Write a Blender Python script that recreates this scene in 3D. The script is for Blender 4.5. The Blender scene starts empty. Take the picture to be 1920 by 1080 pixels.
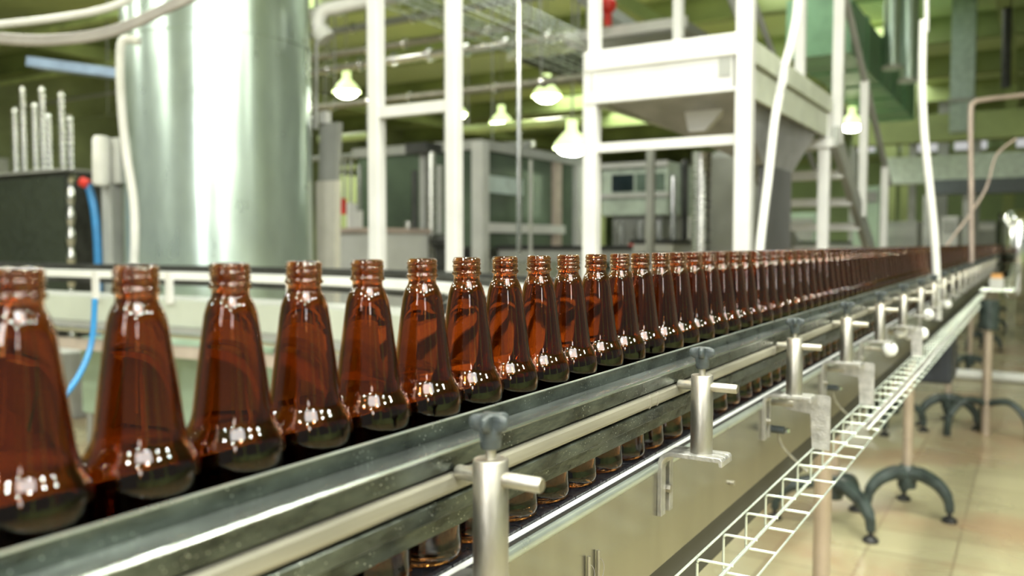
import bpy, bmesh, math, random
from mathutils import Vector, Matrix
random.seed(7)
S = bpy.context.scene
COL = S.collection
PI = math.pi

# ------------------------------------------------------------------ camera, world, light, exposure
F = 1600.0                                   # focal length in pixels of a 1920 wide frame
TH = math.atan(975.0/F); PH = math.atan(83.0/F)
CZ = 1.30
CAM = Vector((0, 0, CZ))
FWD = Vector((-math.sin(TH)*math.cos(PH), math.cos(TH)*math.cos(PH), -math.sin(PH)))
RGT = Vector((math.cos(TH), math.sin(TH), 0))
UPV = RGT.cross(FWD)
cam = bpy.data.cameras.new('camera'); camo = bpy.data.objects.new('camera', cam); COL.objects.link(camo)
camo.location = CAM; camo.rotation_euler = (PI/2-PH, 0, TH)
cam.sensor_width = 36; cam.lens = 36*F/1920; cam.clip_start = 0.02; cam.clip_end = 200
cam.dof.use_dof = True; cam.dof.focus_distance = 0.93; cam.dof.aperture_fstop = 4.2
S.camera = camo
S.view_settings.view_transform = 'Standard'; S.view_settings.look = 'None'
S.view_settings.exposure = -0.72; S.view_settings.gamma = 1
S.view_settings.use_curve_mapping = False
S.cycles.use_denoising = True
S.cycles.max_bounces = 16; S.cycles.transmission_bounces = 16; S.cycles.glossy_bounces = 6; S.cycles.diffuse_bounces = 3
S.cycles.sample_clamp_indirect = 0
S.cycles.caustics_refractive = False; S.cycles.caustics_reflective = False
S.cycles.blur_glossy = 0.5
w = bpy.data.worlds.new('World'); S.world = w; w.use_nodes = True
w.node_tree.nodes['Background'].inputs[0].default_value = (0.95, 1.0, 0.93, 1)
w.node_tree.nodes['Background'].inputs[1].default_value = 0.4

def area_light(name, loc, size, size_y, power, rot, color=(1, 1, 1), parent=None, shape='RECTANGLE'):
    l = bpy.data.lights.new(name, 'AREA'); l.shape = shape; l.size = size
    if shape == 'RECTANGLE': l.size_y = size_y
    l.energy = power; l.color = color
    o = bpy.data.objects.new(name, l); o.location = loc; o.rotation_euler = rot
    COL.objects.link(o)
    if parent: o.parent = parent
    return o
# unseen area lights added under the ceiling to brighten the hall
CEIL = 5.9
for k in range(1, 4):
    area_light('roof_light', (-3.5, 1+8.5*k, CEIL-0.06), 1.6, 5.5, 260, (0, 0, 0), (0.97, 1.0, 0.93))
area_light('roof_light', (-12, 10, CEIL-0.06), 1.6, 8, 420, (0, 0, 0), (0.93, 1.0, 0.84))
area_light('roof_light', (-12, 24, CEIL-0.06), 1.6, 8, 420, (0, 0, 0), (0.93, 1.0, 0.84))

# unseen area lights added behind the camera for bottle glints and the tank streak
def aim(loc, to): return (Vector(loc)-Vector(to)).to_track_quat('Z', 'Y').to_euler()
area_light('window_light', (-0.2, -4.6, 3.3), 0.9, 2.0, 260, aim((-0.2, -4.6, 3.3), (-0.5, 1, 1.2)), (1.0, 0.99, 0.98))
area_light('window_light', (6.0, -4.3, 3.7), 0.5, 1.5, 80, aim((6.0, -4.3, 3.9), (-5, 4, 1.4)), (0.97, 1.0, 1.0))
area_light('roof_light', (2.1, -0.9, 4.5), 2.2, 1.6, 260, aim((2.1, -0.9, 4.5), (-0.45, 0.5, 1.1)), (1.0, 0.98, 0.96))

def ray(u, v): return FWD + RGT*((u-960)/F) + UPV*((540-v)/F)
def W(u, v, z): return CAM + ray(u, v)*z                # at optical depth z
def PY(u, v, Y): r = ray(u, v); return CAM + r*(Y/r.y)
def PXp(u, v, X): r = ray(u, v); return CAM + r*(X/r.x)
def PZ(u, v, Z): r = ray(u, v); return CAM + r*((Z-CZ)/r.z)
def HZ(h): return CZ - h

# ------------------------------------------------------------------ materials
MATS = {}
def mat(name, col, rough=0.5, metal=0.0, var=0.12, scale=8.0, stretch=(1, 1, 1), bump=0.0, bscale=60.0, col2=None, rvar=0.1, spec=0.5, coat=0.0):
    if name in MATS: return MATS[name]
    m = bpy.data.materials.new(name); m.use_nodes = True; nt = m.node_tree; N = nt.nodes; L = nt.links
    b = N['Principled BSDF']
    b.inputs['Metallic'].default_value = metal; b.inputs['Roughness'].default_value = rough
    b.inputs['Specular IOR Level'].default_value = spec
    b.inputs['Coat Weight'].default_value = coat
    tc = N.new('ShaderNodeTexCoord'); mp = N.new('ShaderNodeMapping'); mp.inputs['Scale'].default_value = stretch
    L.new(tc.outputs['Object'], mp.inputs[0])
    nz = N.new('ShaderNodeTexNoise'); nz.inputs['Scale'].default_value = scale; nz.inputs['Detail'].default_value = 6
    L.new(mp.outputs[0], nz.inputs[0])
    cr = N.new('ShaderNodeValToRGB'); e = cr.color_ramp.elements
    c2 = col2 or tuple(max(0, c*(1-var*2)) for c in col)
    c1 = col if col2 else tuple(min(1, c*(1+var)) for c in col)
    e[0].position = 0.3; e[0].color = (*c2, 1); e[1].position = 0.7; e[1].color = (*c1, 1)
    L.new(nz.outputs[0], cr.inputs[0]); L.new(cr.outputs[0], b.inputs['Base Color'])
    if rvar:
        mr = N.new('ShaderNodeMapRange'); mr.inputs[3].default_value = max(0.02, rough-rvar); mr.inputs[4].default_value = min(1, rough+rvar)
        L.new(nz.outputs[0], mr.inputs[0]); L.new(mr.outputs[0], b.inputs['Roughness'])
    if bump:
        n2 = N.new('ShaderNodeTexNoise'); n2.inputs['Scale'].default_value = bscale; n2.inputs['Detail'].default_value = 3
        L.new(mp.outputs[0], n2.inputs[0])
        bp = N.new('ShaderNodeBump'); bp.inputs['Strength'].default_value = bump; bp.inputs['Distance'].default_value = 0.002
        L.new(n2.outputs[0], bp.inputs['Height']); L.new(bp.outputs[0], b.inputs['Normal'])
    MATS[name] = m
    return m

M_white = mat('white_paint', (0.66, 0.66, 0.645), 0.35, var=0.04, scale=5)
M_steel = mat('brushed_steel', (0.66, 0.66, 0.60), 0.27, 1.0, var=0.08, scale=6, stretch=(2, 2, 40), bump=0.1, bscale=40)
M_post = mat('dull_steel', (0.47, 0.45, 0.39), 0.46, 1.0, var=0.16, scale=30, stretch=(1, 1, 0.35), bump=0.25, bscale=120, rvar=0.12)
M_cast = mat('cast_metal', (0.48, 0.475, 0.45), 0.42, 0.75, var=0.14, scale=60, bump=0.5, bscale=250)
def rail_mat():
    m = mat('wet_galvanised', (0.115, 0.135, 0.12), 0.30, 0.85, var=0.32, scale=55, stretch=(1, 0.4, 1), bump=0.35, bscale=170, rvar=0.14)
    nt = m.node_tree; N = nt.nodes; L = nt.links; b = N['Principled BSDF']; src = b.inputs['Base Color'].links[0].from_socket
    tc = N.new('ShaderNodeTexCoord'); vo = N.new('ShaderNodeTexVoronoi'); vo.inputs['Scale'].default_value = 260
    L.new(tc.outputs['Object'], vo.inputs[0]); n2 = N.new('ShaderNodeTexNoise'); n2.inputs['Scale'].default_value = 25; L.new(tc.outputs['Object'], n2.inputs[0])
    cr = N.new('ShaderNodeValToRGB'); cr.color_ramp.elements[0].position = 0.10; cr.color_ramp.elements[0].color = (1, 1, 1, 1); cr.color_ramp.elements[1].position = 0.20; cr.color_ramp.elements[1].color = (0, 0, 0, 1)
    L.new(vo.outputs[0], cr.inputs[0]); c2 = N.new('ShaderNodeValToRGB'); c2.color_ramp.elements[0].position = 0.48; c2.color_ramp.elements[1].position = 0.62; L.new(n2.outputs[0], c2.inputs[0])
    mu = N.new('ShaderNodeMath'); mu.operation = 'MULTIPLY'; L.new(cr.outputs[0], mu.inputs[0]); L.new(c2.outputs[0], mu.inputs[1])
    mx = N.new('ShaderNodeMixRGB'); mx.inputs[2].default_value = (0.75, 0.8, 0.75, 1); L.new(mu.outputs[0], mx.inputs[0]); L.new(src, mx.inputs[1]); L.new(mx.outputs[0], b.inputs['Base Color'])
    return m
M_rail = rail_mat()
M_beige = mat('rail_core', (0.29, 0.28, 0.225), 0.4, 0.35, var=0.12, scale=20, stretch=(4, 0.3, 4), bump=0.2, bscale=60)
M_plate = mat('side_plate_steel', (0.34, 0.33, 0.27), 0.24, 0.93, var=0.07, scale=7, stretch=(1, 2.5, 0.4), bump=0.015, bscale=300, rvar=0.05)
M_edge = mat('plate_edge', (0.48, 0.54, 0.49), 0.30, 0.7, var=0.1, scale=12)
M_strip = mat('white_plastic', (0.80, 0.82, 0.80), 0.35, var=0.05)
M_blackp = mat('black_plastic', (0.018, 0.018, 0.02), 0.35, var=0.2)
M_knob = mat('knob_plastic', (0.05, 0.062, 0.064), 0.42, var=0.22, scale=90, bump=0.3, bscale=200)
M_foot = mat('foot_plastic', (0.035, 0.050, 0.047), 0.38, var=0.25, scale=20)
M_tray = mat('zinc_wire', (0.66, 0.73, 0.66), 0.28, 0.6, var=0.06)
M_pole = mat('stand_pole', (0.47, 0.385, 0.31), 0.42, 0.55, var=0.08)
M_dark = mat('dark_metal', (0.05, 0.052, 0.048), 0.45, 0.4, var=0.25)
M_grey = mat('grey_paint', (0.34, 0.35, 0.33), 0.5, var=0.1, scale=3)
M_lgrey = mat('light_grey_paint', (0.55, 0.56, 0.54), 0.45, var=0.08, scale=3)
M_green = mat('pale_green_paint', (0.42, 0.56, 0.43), 0.45, var=0.08, scale=3)
M_duct = mat('green_duct', (0.24, 0.46, 0.27), 0.45, var=0.15, scale=3)
M_olive = mat('olive_panel', (0.40, 0.48, 0.20), 0.6, var=0.2, scale=0.7)
M_galv = mat('galvanised_sheet', (0.62, 0.74, 0.68), 0.29, 0.85, var=0.05, scale=9, stretch=(1, 1, 0.4), bump=0.05, bscale=25, rvar=0.05)
M_chrome = mat('bright_steel', (0.80, 0.80, 0.78), 0.14, 1.0, var=0.05)
M_hose = mat('white_hose', (0.66, 0.66, 0.63), 0.45, var=0.05)
M_blue = mat('blue_hose', (0.03, 0.22, 0.50), 0.35, var=0.1)
M_red = mat('red_paint', (0.65, 0.03, 0.02), 0.4, var=0.1)
M_yellow = mat('yellow_paint', (0.75, 0.50, 0.05), 0.4, var=0.1)
M_pink = mat('rusty_pipe', (0.52, 0.42, 0.37), 0.45, 0.3, var=0.1)
M_bluebeam = mat('blue_grey_beam', (0.22, 0.30, 0.42), 0.4, 0.3, var=0.1)
M_beigep = mat('beige_panel', (0.68, 0.66, 0.58), 0.5, var=0.08, scale=4)
M_dglass = mat('dark_glass', (0.045, 0.055, 0.045), 0.06, 0.0, var=0.1, spec=0.8)
M_screen = mat('screen_glass', (0.02, 0.035, 0.04), 0.08, var=0.1)
M_gpanel = mat('green_glass_panel', (0.12, 0.17, 0.11), 0.15, 0.2, var=0.35, scale=0.8, spec=0.7)
M_yellowg = mat('yellow_green_paint', (0.55, 0.66, 0.28), 0.5, var=0.15, scale=3)
M_cable = mat('grey_cable', (0.32, 0.30, 0.28), 0.5, var=0.1)

_b = M_galv.node_tree.nodes['Principled BSDF']; _t = M_galv.node_tree.nodes.new('ShaderNodeTangent'); _t.direction_type = 'RADIAL'; _t.axis = 'Z'
M_galv.node_tree.links.new(_t.outputs[0], _b.inputs['Tangent']); _b.inputs['Anisotropic'].default_value = 0.6; _b.inputs['Anisotropic Rotation'].default_value = 0.25
M_ledge_shine = mat('wet_ledge', (0.50, 0.55, 0.54), 0.24, 0.95, var=0.25, scale=30, stretch=(1, 0.15, 1), bump=0.4, bscale=90)  # wet steel, with the reflection on its top put into a lighter colour
def glass_mat():
    m = bpy.data.materials.new('amber_glass'); m.use_nodes = True; nt = m.node_tree; b = nt.nodes['Principled BSDF']
    b.inputs['Base Color'].default_value = (0.43, 0.168, 0.046, 1)
    b.inputs['Roughness'].default_value = 0.0; b.inputs['IOR'].default_value = 1.5
    b.inputs['Transmission Weight'].default_value = 1.0
    tc = nt.nodes.new('ShaderNodeTexCoord'); mp = nt.nodes.new('ShaderNodeMapping'); mp.inputs['Scale'].default_value = (1, 1, 0.25)
    nz = nt.nodes.new('ShaderNodeTexNoise'); nz.inputs['Scale'].default_value = 45; nz.inputs['Detail'].default_value = 1
    bp = nt.nodes.new('ShaderNodeBump'); bp.inputs['Strength'].default_value = 0.08; bp.inputs['Distance'].default_value = 0.002
    nt.links.new(tc.outputs['Object'], mp.inputs[0]); nt.links.new(mp.outputs[0], nz.inputs[0])
    nt.links.new(nz.outputs[0], bp.inputs['Height']); nt.links.new(bp.outputs[0], b.inputs['Normal'])
    return m
M_amber = glass_mat()

def chain_mat():
    m = bpy.data.materials.new('wet_chain_plastic'); m.use_nodes = True; nt = m.node_tree; N = nt.nodes; L = nt.links; b = N['Principled BSDF']
    b.inputs['Base Color'].default_value = (0.022, 0.022, 0.026, 1)
    tc = N.new('ShaderNodeTexCoord'); vo = N.new('ShaderNodeTexVoronoi'); vo.inputs['Scale'].default_value = 190
    nz = N.new('ShaderNodeTexNoise'); nz.inputs['Scale'].default_value = 60
    L.new(tc.outputs['Object'], vo.inputs[0]); L.new(tc.outputs['Object'], nz.inputs[0])
    ad = N.new('ShaderNodeMath'); ad.operation = 'MULTIPLY'; L.new(vo.outputs[0], ad.inputs[0]); L.new(nz.outputs[0], ad.inputs[1])
    bp = N.new('ShaderNodeBump'); bp.inputs['Strength'].default_value = 0.9; bp.inputs['Distance'].default_value = 0.004; bp.invert = True
    L.new(ad.outputs[0], bp.inputs['Height']); L.new(bp.outputs[0], b.inputs['Normal'])
    b.inputs['Roughness'].default_value = 0.16; b.inputs['Coat Weight'].default_value = 0.5
    return m
M_chain = chain_mat()

def floor_mat():
    m = bpy.data.materials.new('beige_floor_tiles'); m.use_nodes = True; nt = m.node_tree; N = nt.nodes; L = nt.links; b = N['Principled BSDF']
    tc = N.new('ShaderNodeTexCoord'); mp = N.new('ShaderNodeMapping'); L.new(tc.outputs['Object'], mp.inputs[0])
    br = N.new('ShaderNodeTexBrick'); br.offset = 0; br.inputs['Scale'].default_value = 1.0
    br.inputs['Brick Width'].default_value = 0.33; br.inputs['Row Height'].default_value = 0.33
    br.inputs['Mortar Size'].default_value = 0.006; br.inputs['Mortar Smooth'].default_value = 0.2
    br.inputs['Color1'].default_value = (0.41, 0.375, 0.235, 1); br.inputs['Color2'].default_value = (0.36, 0.325, 0.20, 1)
    br.inputs['Mortar'].default_value = (0.25, 0.21, 0.13, 1)
    L.new(mp.outputs[0], br.inputs[0])
    nz = N.new('ShaderNodeTexNoise'); nz.inputs['Scale'].default_value = 1.3; nz.inputs['Detail'].default_value = 7; nz.inputs['Roughness'].default_value = 0.6
    L.new(mp.outputs[0], nz.inputs[0])
    cr = N.new('ShaderNodeValToRGB'); cr.color_ramp.elements[0].position = 0.48; cr.color_ramp.elements[1].position = 0.62
    L.new(nz.outputs[0], cr.inputs[0])
    mx = N.new('ShaderNodeMixRGB'); mx.blend_type = 'MIX'; mx.inputs[2].default_value = (0.33, 0.20, 0.12, 1)
    sc = N.new('ShaderNodeMath'); sc.operation = 'MULTIPLY'; sc.inputs[1].default_value = 0.65
    L.new(cr.outputs[0], sc.inputs[0]); L.new(sc.outputs[0], mx.inputs[0]); L.new(br.outputs[0], mx.inputs[1])
    L.new(mx.outputs[0], b.inputs['Base Color'])
    mr = N.new('ShaderNodeMapRange'); mr.inputs[3].default_value = 0.12; mr.inputs[4].default_value = 0.5
    n3 = N.new('ShaderNodeTexNoise'); n3.inputs['Scale'].default_value = 2.2; L.new(mp.outputs[0], n3.inputs[0])
    L.new(n3.outputs[0], mr.inputs[0]); L.new(mr.outputs[0], b.inputs['Roughness'])
    return m
M_floor = floor_mat()

# ------------------------------------------------------------------ mesh helpers
def nb(): return bmesh.new()
def box(bm, a, b):
    x0, x1 = sorted((a[0], b[0])); y0, y1 = sorted((a[1], b[1])); z0, z1 = sorted((a[2], b[2]))
    v = [bm.verts.new(p) for p in ((x0,y0,z0),(x1,y0,z0),(x1,y1,z0),(x0,y1,z0),(x0,y0,z1),(x1,y0,z1),(x1,y1,z1),(x0,y1,z1))]
    for f in ((0,3,2,1),(4,5,6,7),(0,1,5,4),(1,2,6,5),(2,3,7,6),(3,0,4,7)): bm.faces.new([v[i] for i in f])
    return bm
def frame_of(t):
    t = t.normalized(); up = Vector((0, 0, 1)) if abs(t.z) < 0.95 else Vector((0, 1, 0))
    s = t.cross(up).normalized(); return s, s.cross(t).normalized()
def sweep(bm, pts, prof, closed=True, cap=True, radii=None):
    """prof: list of (side, up) offsets carried along pts"""
    pts = [Vector(p) for p in pts]; rings = []
    s0 = None
    for i, p in enumerate(pts):
        t = (pts[min(i+1, len(pts)-1)]-pts[max(i-1, 0)])
        s, u = frame_of(t)
        if s0 is not None and s.dot(s0) < 0: s, u = -s, -u
        s0 = s
        k = radii[i] if radii else 1.0
        rings.append([bm.verts.new(p+s*(a*k)+u*(b*k)) for a, b in prof])
    n = len(prof)
    for r0, r1 in zip(rings, rings[1:]):
        for j in range(n if closed else n-1):
            bm.faces.new((r0[j], r0[(j+1) % n], r1[(j+1) % n], r1[j]))
    if cap and closed:
        bm.faces.new(rings[0][::-1]); bm.faces.new(rings[-1])
    return bm
def circ(r, n=16): return [(r*math.cos(2*PI*i/n), r*math.sin(2*PI*i/n)) for i in range(n)]
def tube(bm, pts, r, n=12, radii=None): return sweep(bm, pts, circ(r, n), radii=radii)
def bar(bm, a, b, w_, h_): return sweep(bm, [a, b], [(-w_/2, -h_/2), (w_/2, -h_/2), (w_/2, h_/2), (-w_/2, h_/2)])
def lathe(bm, prof, c=(0, 0, 0), n=32, smoothcap=True):
    rings = []
    for r, z in prof:
        if r < 1e-6: rings.append([bm.verts.new((c[0], c[1], c[2]+z))])
        else: rings.append([bm.verts.new((c[0]+r*math.cos(2*PI*i/n), c[1]+r*math.sin(2*PI*i/n), c[2]+z)) for i in range(n)])
    for a, b in zip(rings, rings[1:]):
        for j in range(n):
            k = (j+1) % n
            if len(a) == 1 and len(b) == 1: continue
            if len(a) == 1: bm.faces.new((a[0], b[k], b[j]))
            elif len(b) == 1: bm.faces.new((a[j], a[k], b[0]))
            else: bm.faces.new((a[j], a[k], b[k], b[j]))
    return bm
def extY(bm, prof, y0, y1):
    """closed profile in (X,Z) extruded along Y"""
    a = [bm.verts.new((x, y0, z)) for x, z in prof]; b = [bm.verts.new((x, y1, z)) for x, z in prof]
    n = len(prof)
    for j in range(n): bm.faces.new((a[j], a[(j+1) % n], b[(j+1) % n], b[j]))
    bm.faces.new(a[::-1]); bm.faces.new(b)
    return bm
def arc(p0, p1, p2, n=10):
    p0, p1, p2 = Vector(p0), Vector(p1), Vector(p2)
    return [(1-t)**2*p0+2*t*(1-t)*p1+t*t*p2 for t in [i/n for i in range(n+1)]]
def spline(P, n=8):
    P = [Vector(p) for p in P]; out = []
    for i in range(len(P)-1):
        a = P[max(i-1, 0)]; b = P[i]; c = P[i+1]; d = P[min(i+2, len(P)-1)]
        for k in range(n):
            t = k/n
            out.append(0.5*((2*b)+(c-a)*t+(2*a-5*b+4*c-d)*t*t+(3*b-a-3*c+d)*t**3))
    out.append(P[-1]); return out

def fin(bm, name, material, parent=None, smooth=False, bevel=0, origin=None):
    """world-coordinate mesh -> object; re-based on its parent or on the bottom centre of its own box"""
    bmesh.ops.recalc_face_normals(bm, faces=bm.faces[:])
    if parent is not None:
        off = Vector(parent['_o'])
        if origin is not None: off = Vector(origin)
        loc = off-Vector(parent['_o'])
        org = off
    else:
        xs = [v.co for v in bm.verts]
        lo = Vector([min(c[i] for c in xs) for i in range(3)]); hi = Vector([max(c[i] for c in xs) for i in range(3)])
        org = Vector(origin) if origin is not None else Vector(((lo.x+hi.x)/2, (lo.y+hi.y)/2, lo.z)); loc = org
    bmesh.ops.translate(bm, verts=bm.verts[:], vec=-org)
    me = bpy.data.meshes.new(name); bm.to_mesh(me); bm.free()
    if smooth:
        for p in me.polygons: p.use_smooth = True
    me.materials.append(material)
    o = bpy.data.objects.new(name, me); o.location = loc; COL.objects.link(o)
    if parent is not None: o.parent = parent
    if smooth:
        try:
            md = o.modifiers.new('edge', 'EDGE_SPLIT'); md.split_angle = math.radians(40)
        except Exception: pass
    if bevel:
        b = o.modifiers.new('bevel', 'BEVEL'); b.width = bevel; b.segments = 2; b.limit_method = 'ANGLE'
    o['_o'] = tuple(org)
    return o
def tag(o, label=None, cat=None, group=None, kind=None):
    if label: o['label'] = label
    if cat: o['category'] = cat
    if group: o['group'] = group
    if kind: o['kind'] = kind
    return o
def thing(name, label, cat, loc, group=None):
    o = bpy.data.objects.new(name, None); COL.objects.link(o); o.location = loc; o.empty_display_size = 0.1
    o['_o'] = tuple(loc); return tag(o, label, cat, group)
def struct(name, bm, m): return tag(fin(bm, name, m), kind='structure')
def copy_thing(root, loc, label=None):
    r = root.copy(); COL.objects.link(r); r.location = loc
    if label: r['label'] = label
    for ch in list(root.children):
        c = ch.copy(); COL.objects.link(c); c.parent = r
        for g in list(ch.children):
            d = g.copy(); COL.objects.link(d); d.parent = c
    return r

# ------------------------------------------------------------------ building shell
XL, XR, YB, YF = -22.0, 7.0, -6.0, 46.0
struct('floor', box(nb(), (XL, YB, -0.1), (XR, YF, 0)), M_floor)
M_ceil = mat('olive_ceiling', (0.70, 0.76, 0.32), 0.7, scale=0.16, col2=(0.60, 0.72, 0.52))
M_wallg = mat('green_wall', (0.40, 0.52, 0.26), 0.7, var=0.12, scale=0.6)
M_wallo = mat('olive_wall', (0.40, 0.46, 0.25), 0.7, var=0.3, scale=0.5)
struct('ceiling', box(nb(), (XL, YB, CEIL), (XR, YF, CEIL+0.1)), M_ceil)
struct('wall_left', box(nb(), (XL-0.1, YB, 0), (XL, YF, CEIL)), M_wallo)
struct('wall_back', box(nb(), (XL, YF, 0), (XR, YF+0.1, CEIL)), M_wallg)
bm = nb()
box(bm, (XR, YB, 0), (XR+0.1, YF, 1.0)); box(bm, (XR, YB, 4.8), (XR+0.1, YF, CEIL))
y = YB
while y < YF:
    box(bm, (XR, y, 1.0), (XR+0.1, y+0.5, 4.8)); y += 4.0
struct('wall_right', bm, M_wallg)
# steel roof beams
for k in range(11):
    yb = 3.5+4.0*k
    bm = nb(); box(bm, (XL, yb, CEIL-0.5), (XR, yb+0.25, CEIL-0.47)); box(bm, (XL, yb, CEIL-0.03), (XR, yb+0.25, CEIL)); box(bm, (XL, yb+0.11, CEIL-0.5), (XR, yb+0.14, CEIL))
    struct('ceiling_beam', bm, M_olive)
for xk in (-17, -9.0, -6.0, -0.6):
    bm = nb(); box(bm, (xk, YB, CEIL-0.75), (xk+0.2, YF, CEIL-0.5)); struct('ceiling_beam', bm, M_olive)

# ------------------------------------------------------------------ amber bottles
BH = 0.2595; CHZ = HZ(0.272)
def bottle_mesh(seg, dense):
    out = [(0.0, 0.004), (0.018, 0.003), (0.024, 0.0), (0.0300, 0.0), (0.0325, 0.0015), (0.0338, 0.005), (0.0340, 0.009), (0.0334, 0.014), (0.0328, 0.020), (0.0326, 0.03),
           (0.0326, 0.06), (0.0326, 0.09), (0.0328, 0.108), (0.0333, 0.116), (0.0339, 0.122), (0.0342, 0.128), (0.0342, 0.133), (0.0340, 0.1375), (0.0335, 0.1415), (0.0326, 0.1450), (0.0313, 0.1482), (0.0297, 0.1511), (0.0281, 0.1538), (0.0268, 0.1567),
           (0.0259, 0.1600), (0.0252, 0.1640), (0.0244, 0.1700), (0.0233, 0.1790), (0.0216, 0.1920), (0.0199, 0.2050), (0.0183, 0.2170), (0.0169, 0.2260), (0.0156, 0.2305),
           (0.0144, 0.2335), (0.0134, 0.2355), (0.0124, 0.2370), (0.0119, 0.2390), (0.0118, 0.2415), (0.0122, 0.2427), (0.0134, 0.2432), (0.0138, 0.2441), (0.0137, 0.2452), (0.0130, 0.2464)]
    top = [(0.0126+0.0, 0.2470+0.0006*i) for i in range(18)] if dense else [(0.0127, 0.248+0.003*i) for i in range(4)]
    lip = [(0.0122, 0.2584), (0.0116, 0.2592), (0.0108, 0.2595), (0.0100, 0.2592), (0.0095, 0.2583)]
    inner = [(0.0092, 0.255), (0.0092, 0.243), (0.0094, 0.237), (0.0110, 0.234), (0.0125, 0.230), (0.0150, 0.219), (0.0170, 0.205), (0.0187, 0.192), (0.0204, 0.179), (0.0222, 0.165), (0.0236, 0.157), (0.0258, 0.151), (0.0288, 0.146),
             (0.0308, 0.140), (0.0312, 0.133), (0.0310, 0.122), (0.0302, 0.108), (0.0300, 0.06), (0.0301, 0.02), (0.0290, 0.0105), (0.0255, 0.0070), (0.018, 0.0065), (0.008, 0.0085), (0.0, 0.0095)]
    bm = nb(); prof = out+top+lip+inner; rings = []
    nt0, nt1 = len(out), len(out)+len(top)
    for i, (r, z) in enumerate(prof):
        if r < 1e-6: rings.append([bm.verts.new((0, 0, z))]); continue
        ring = []
        for j in range(seg):
            a = 2*PI*j/seg; rr = r
            if dense and nt0 <= i < nt1:                   # raised twist thread winding round the finish
                for turn in (-1, 0, 1, 2):
                    d = z-(0.2492+0.0042*(a/(2*PI)+turn)); rr += 0.0009*math.exp(-(d/0.0007)**2)*(1 if 0 <= (a/(2*PI)+turn) <= 2.1 else 0)
            ring.append(bm.verts.new((rr*math.cos(a), rr*math.sin(a), z)))
        rings.append(ring)
    for a, b in zip(rings, rings[1:]):
        for j in range(seg):
            k = (j+1) % seg
            if len(a) == 1: bm.faces.new((a[0], b[k], b[j]))
            elif len(b) == 1: bm.faces.new((a[j], a[k], b[0]))
            else: bm.faces.new((a[j], a[k], b[k], b[j]))
    bmesh.ops.recalc_face_normals(bm, faces=bm.faces[:])
    me = bpy.data.meshes.new('bottle'); bm.to_mesh(me); bm.free()
    for p in me.polygons: p.use_smooth = True
    me.materials.append(M_amber); return me
BM_near = bottle_mesh(64, True); BM_far = bottle_mesh(32, False)
BX = -0.450
def y_on(u, X, v=480):
    return PXp(u, v, X).y
tops = [34, 225, 410, 547, 677, 785, 860, 944, 1005, 1064, 1117, 1160, 1201, 1236, 1269, 1299, 1328, 1351, 1372, 1393, 1413, 1431, 1449, 1466]
ys = [y_on(u, BX) for u in tops]
for i in range(1, len(ys)):
    if ys[i]-ys[i-1] < 0.0684: ys[i] = ys[i-1]+0.0684
GB = 'empty amber bottles in a single row on the conveyor'
nb_lab = ['amber bottle cut in half by the left edge, most blurred of the row',
          'amber bottle standing second from the left edge, wide gap of pale machine either side',
          'amber bottle third from the left, neck just under the bright streak on the tank',
          'amber bottle fourth from the left, just under the right edge of the big tank',
          'amber bottle fifth from the left, below the foot of the first white frame post',
          'amber bottle sixth from the left, standing alone left of the second white frame post',
          'amber bottle seventh from the left, its neck below the second white frame post',
          'amber bottle eighth from the left, above the dark star knob of the nearest clamp',
          'amber bottle ninth from the left, its neck right of the thin bright vertical rod',
          'amber bottle tenth from the left, just left of the left platform post',
          'amber bottle eleventh from the left, straight below the left platform post',
          'amber bottle twelfth from the left, just right of the left platform post',
          'amber bottle thirteenth from the left, under the white cased machine',
          'amber bottle fourteenth from the left, below the right end of the white cased machine',
          'amber bottle fifteenth from the left, left of the round steel column',
          'amber bottle sixteenth from the left, below the left side of the round steel column',
          'amber bottle seventeenth from the left, just right of the round steel column']
y = ys[-1]
while len(ys) < 300:
    gap = random.choice((0.0690, 0.0700, 0.0715, 0.074, 0.080)); y += gap; ys.append(y)
rb = random.Random(3)
clampY = []
for i, yy in enumerate(ys):
    o = bpy.data.objects.new('bottle', BM_near if i < 30 else BM_far); COL.objects.link(o)
    o.location = (BX+(rb.uniform(-0.0015, 0.0015)), yy, CHZ); o.rotation_euler = (0, 0, rb.uniform(0, 2*PI) if i > 8 else rb.uniform(-0.5, 2.0))
    if i < len(nb_lab): lab = nb_lab[i]
    elif i < 40: lab = 'empty amber bottle in the glinting stretch of row right of the steel column'
    elif i < 110: lab = 'dark amber bottle in the packed blurred stretch before the tall white conduit'
    else: lab = 'dark amber bottle in the far brown blur beyond the tall white conduit'
    tag(o, lab, 'bottle', GB)
bm = nb(); y = ys[-1]
for k in range(90):
    y += 0.072; lathe(bm, [(0.0, 0), (0.034, 0), (0.034, 0.135), (0.027, 0.159), (0.018, 0.222), (0.012, 0.24), (0.0125, 0.2595), (0, 0.2595)], (BX, y, CHZ), 10)
tag(fin(bm, 'distant_bottles', M_amber, smooth=True), 'brown blur of packed bottles at the vanishing end of the row', 'bottles', GB, 'stuff')
YEND = 30.0; Y0 = -0.6

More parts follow.
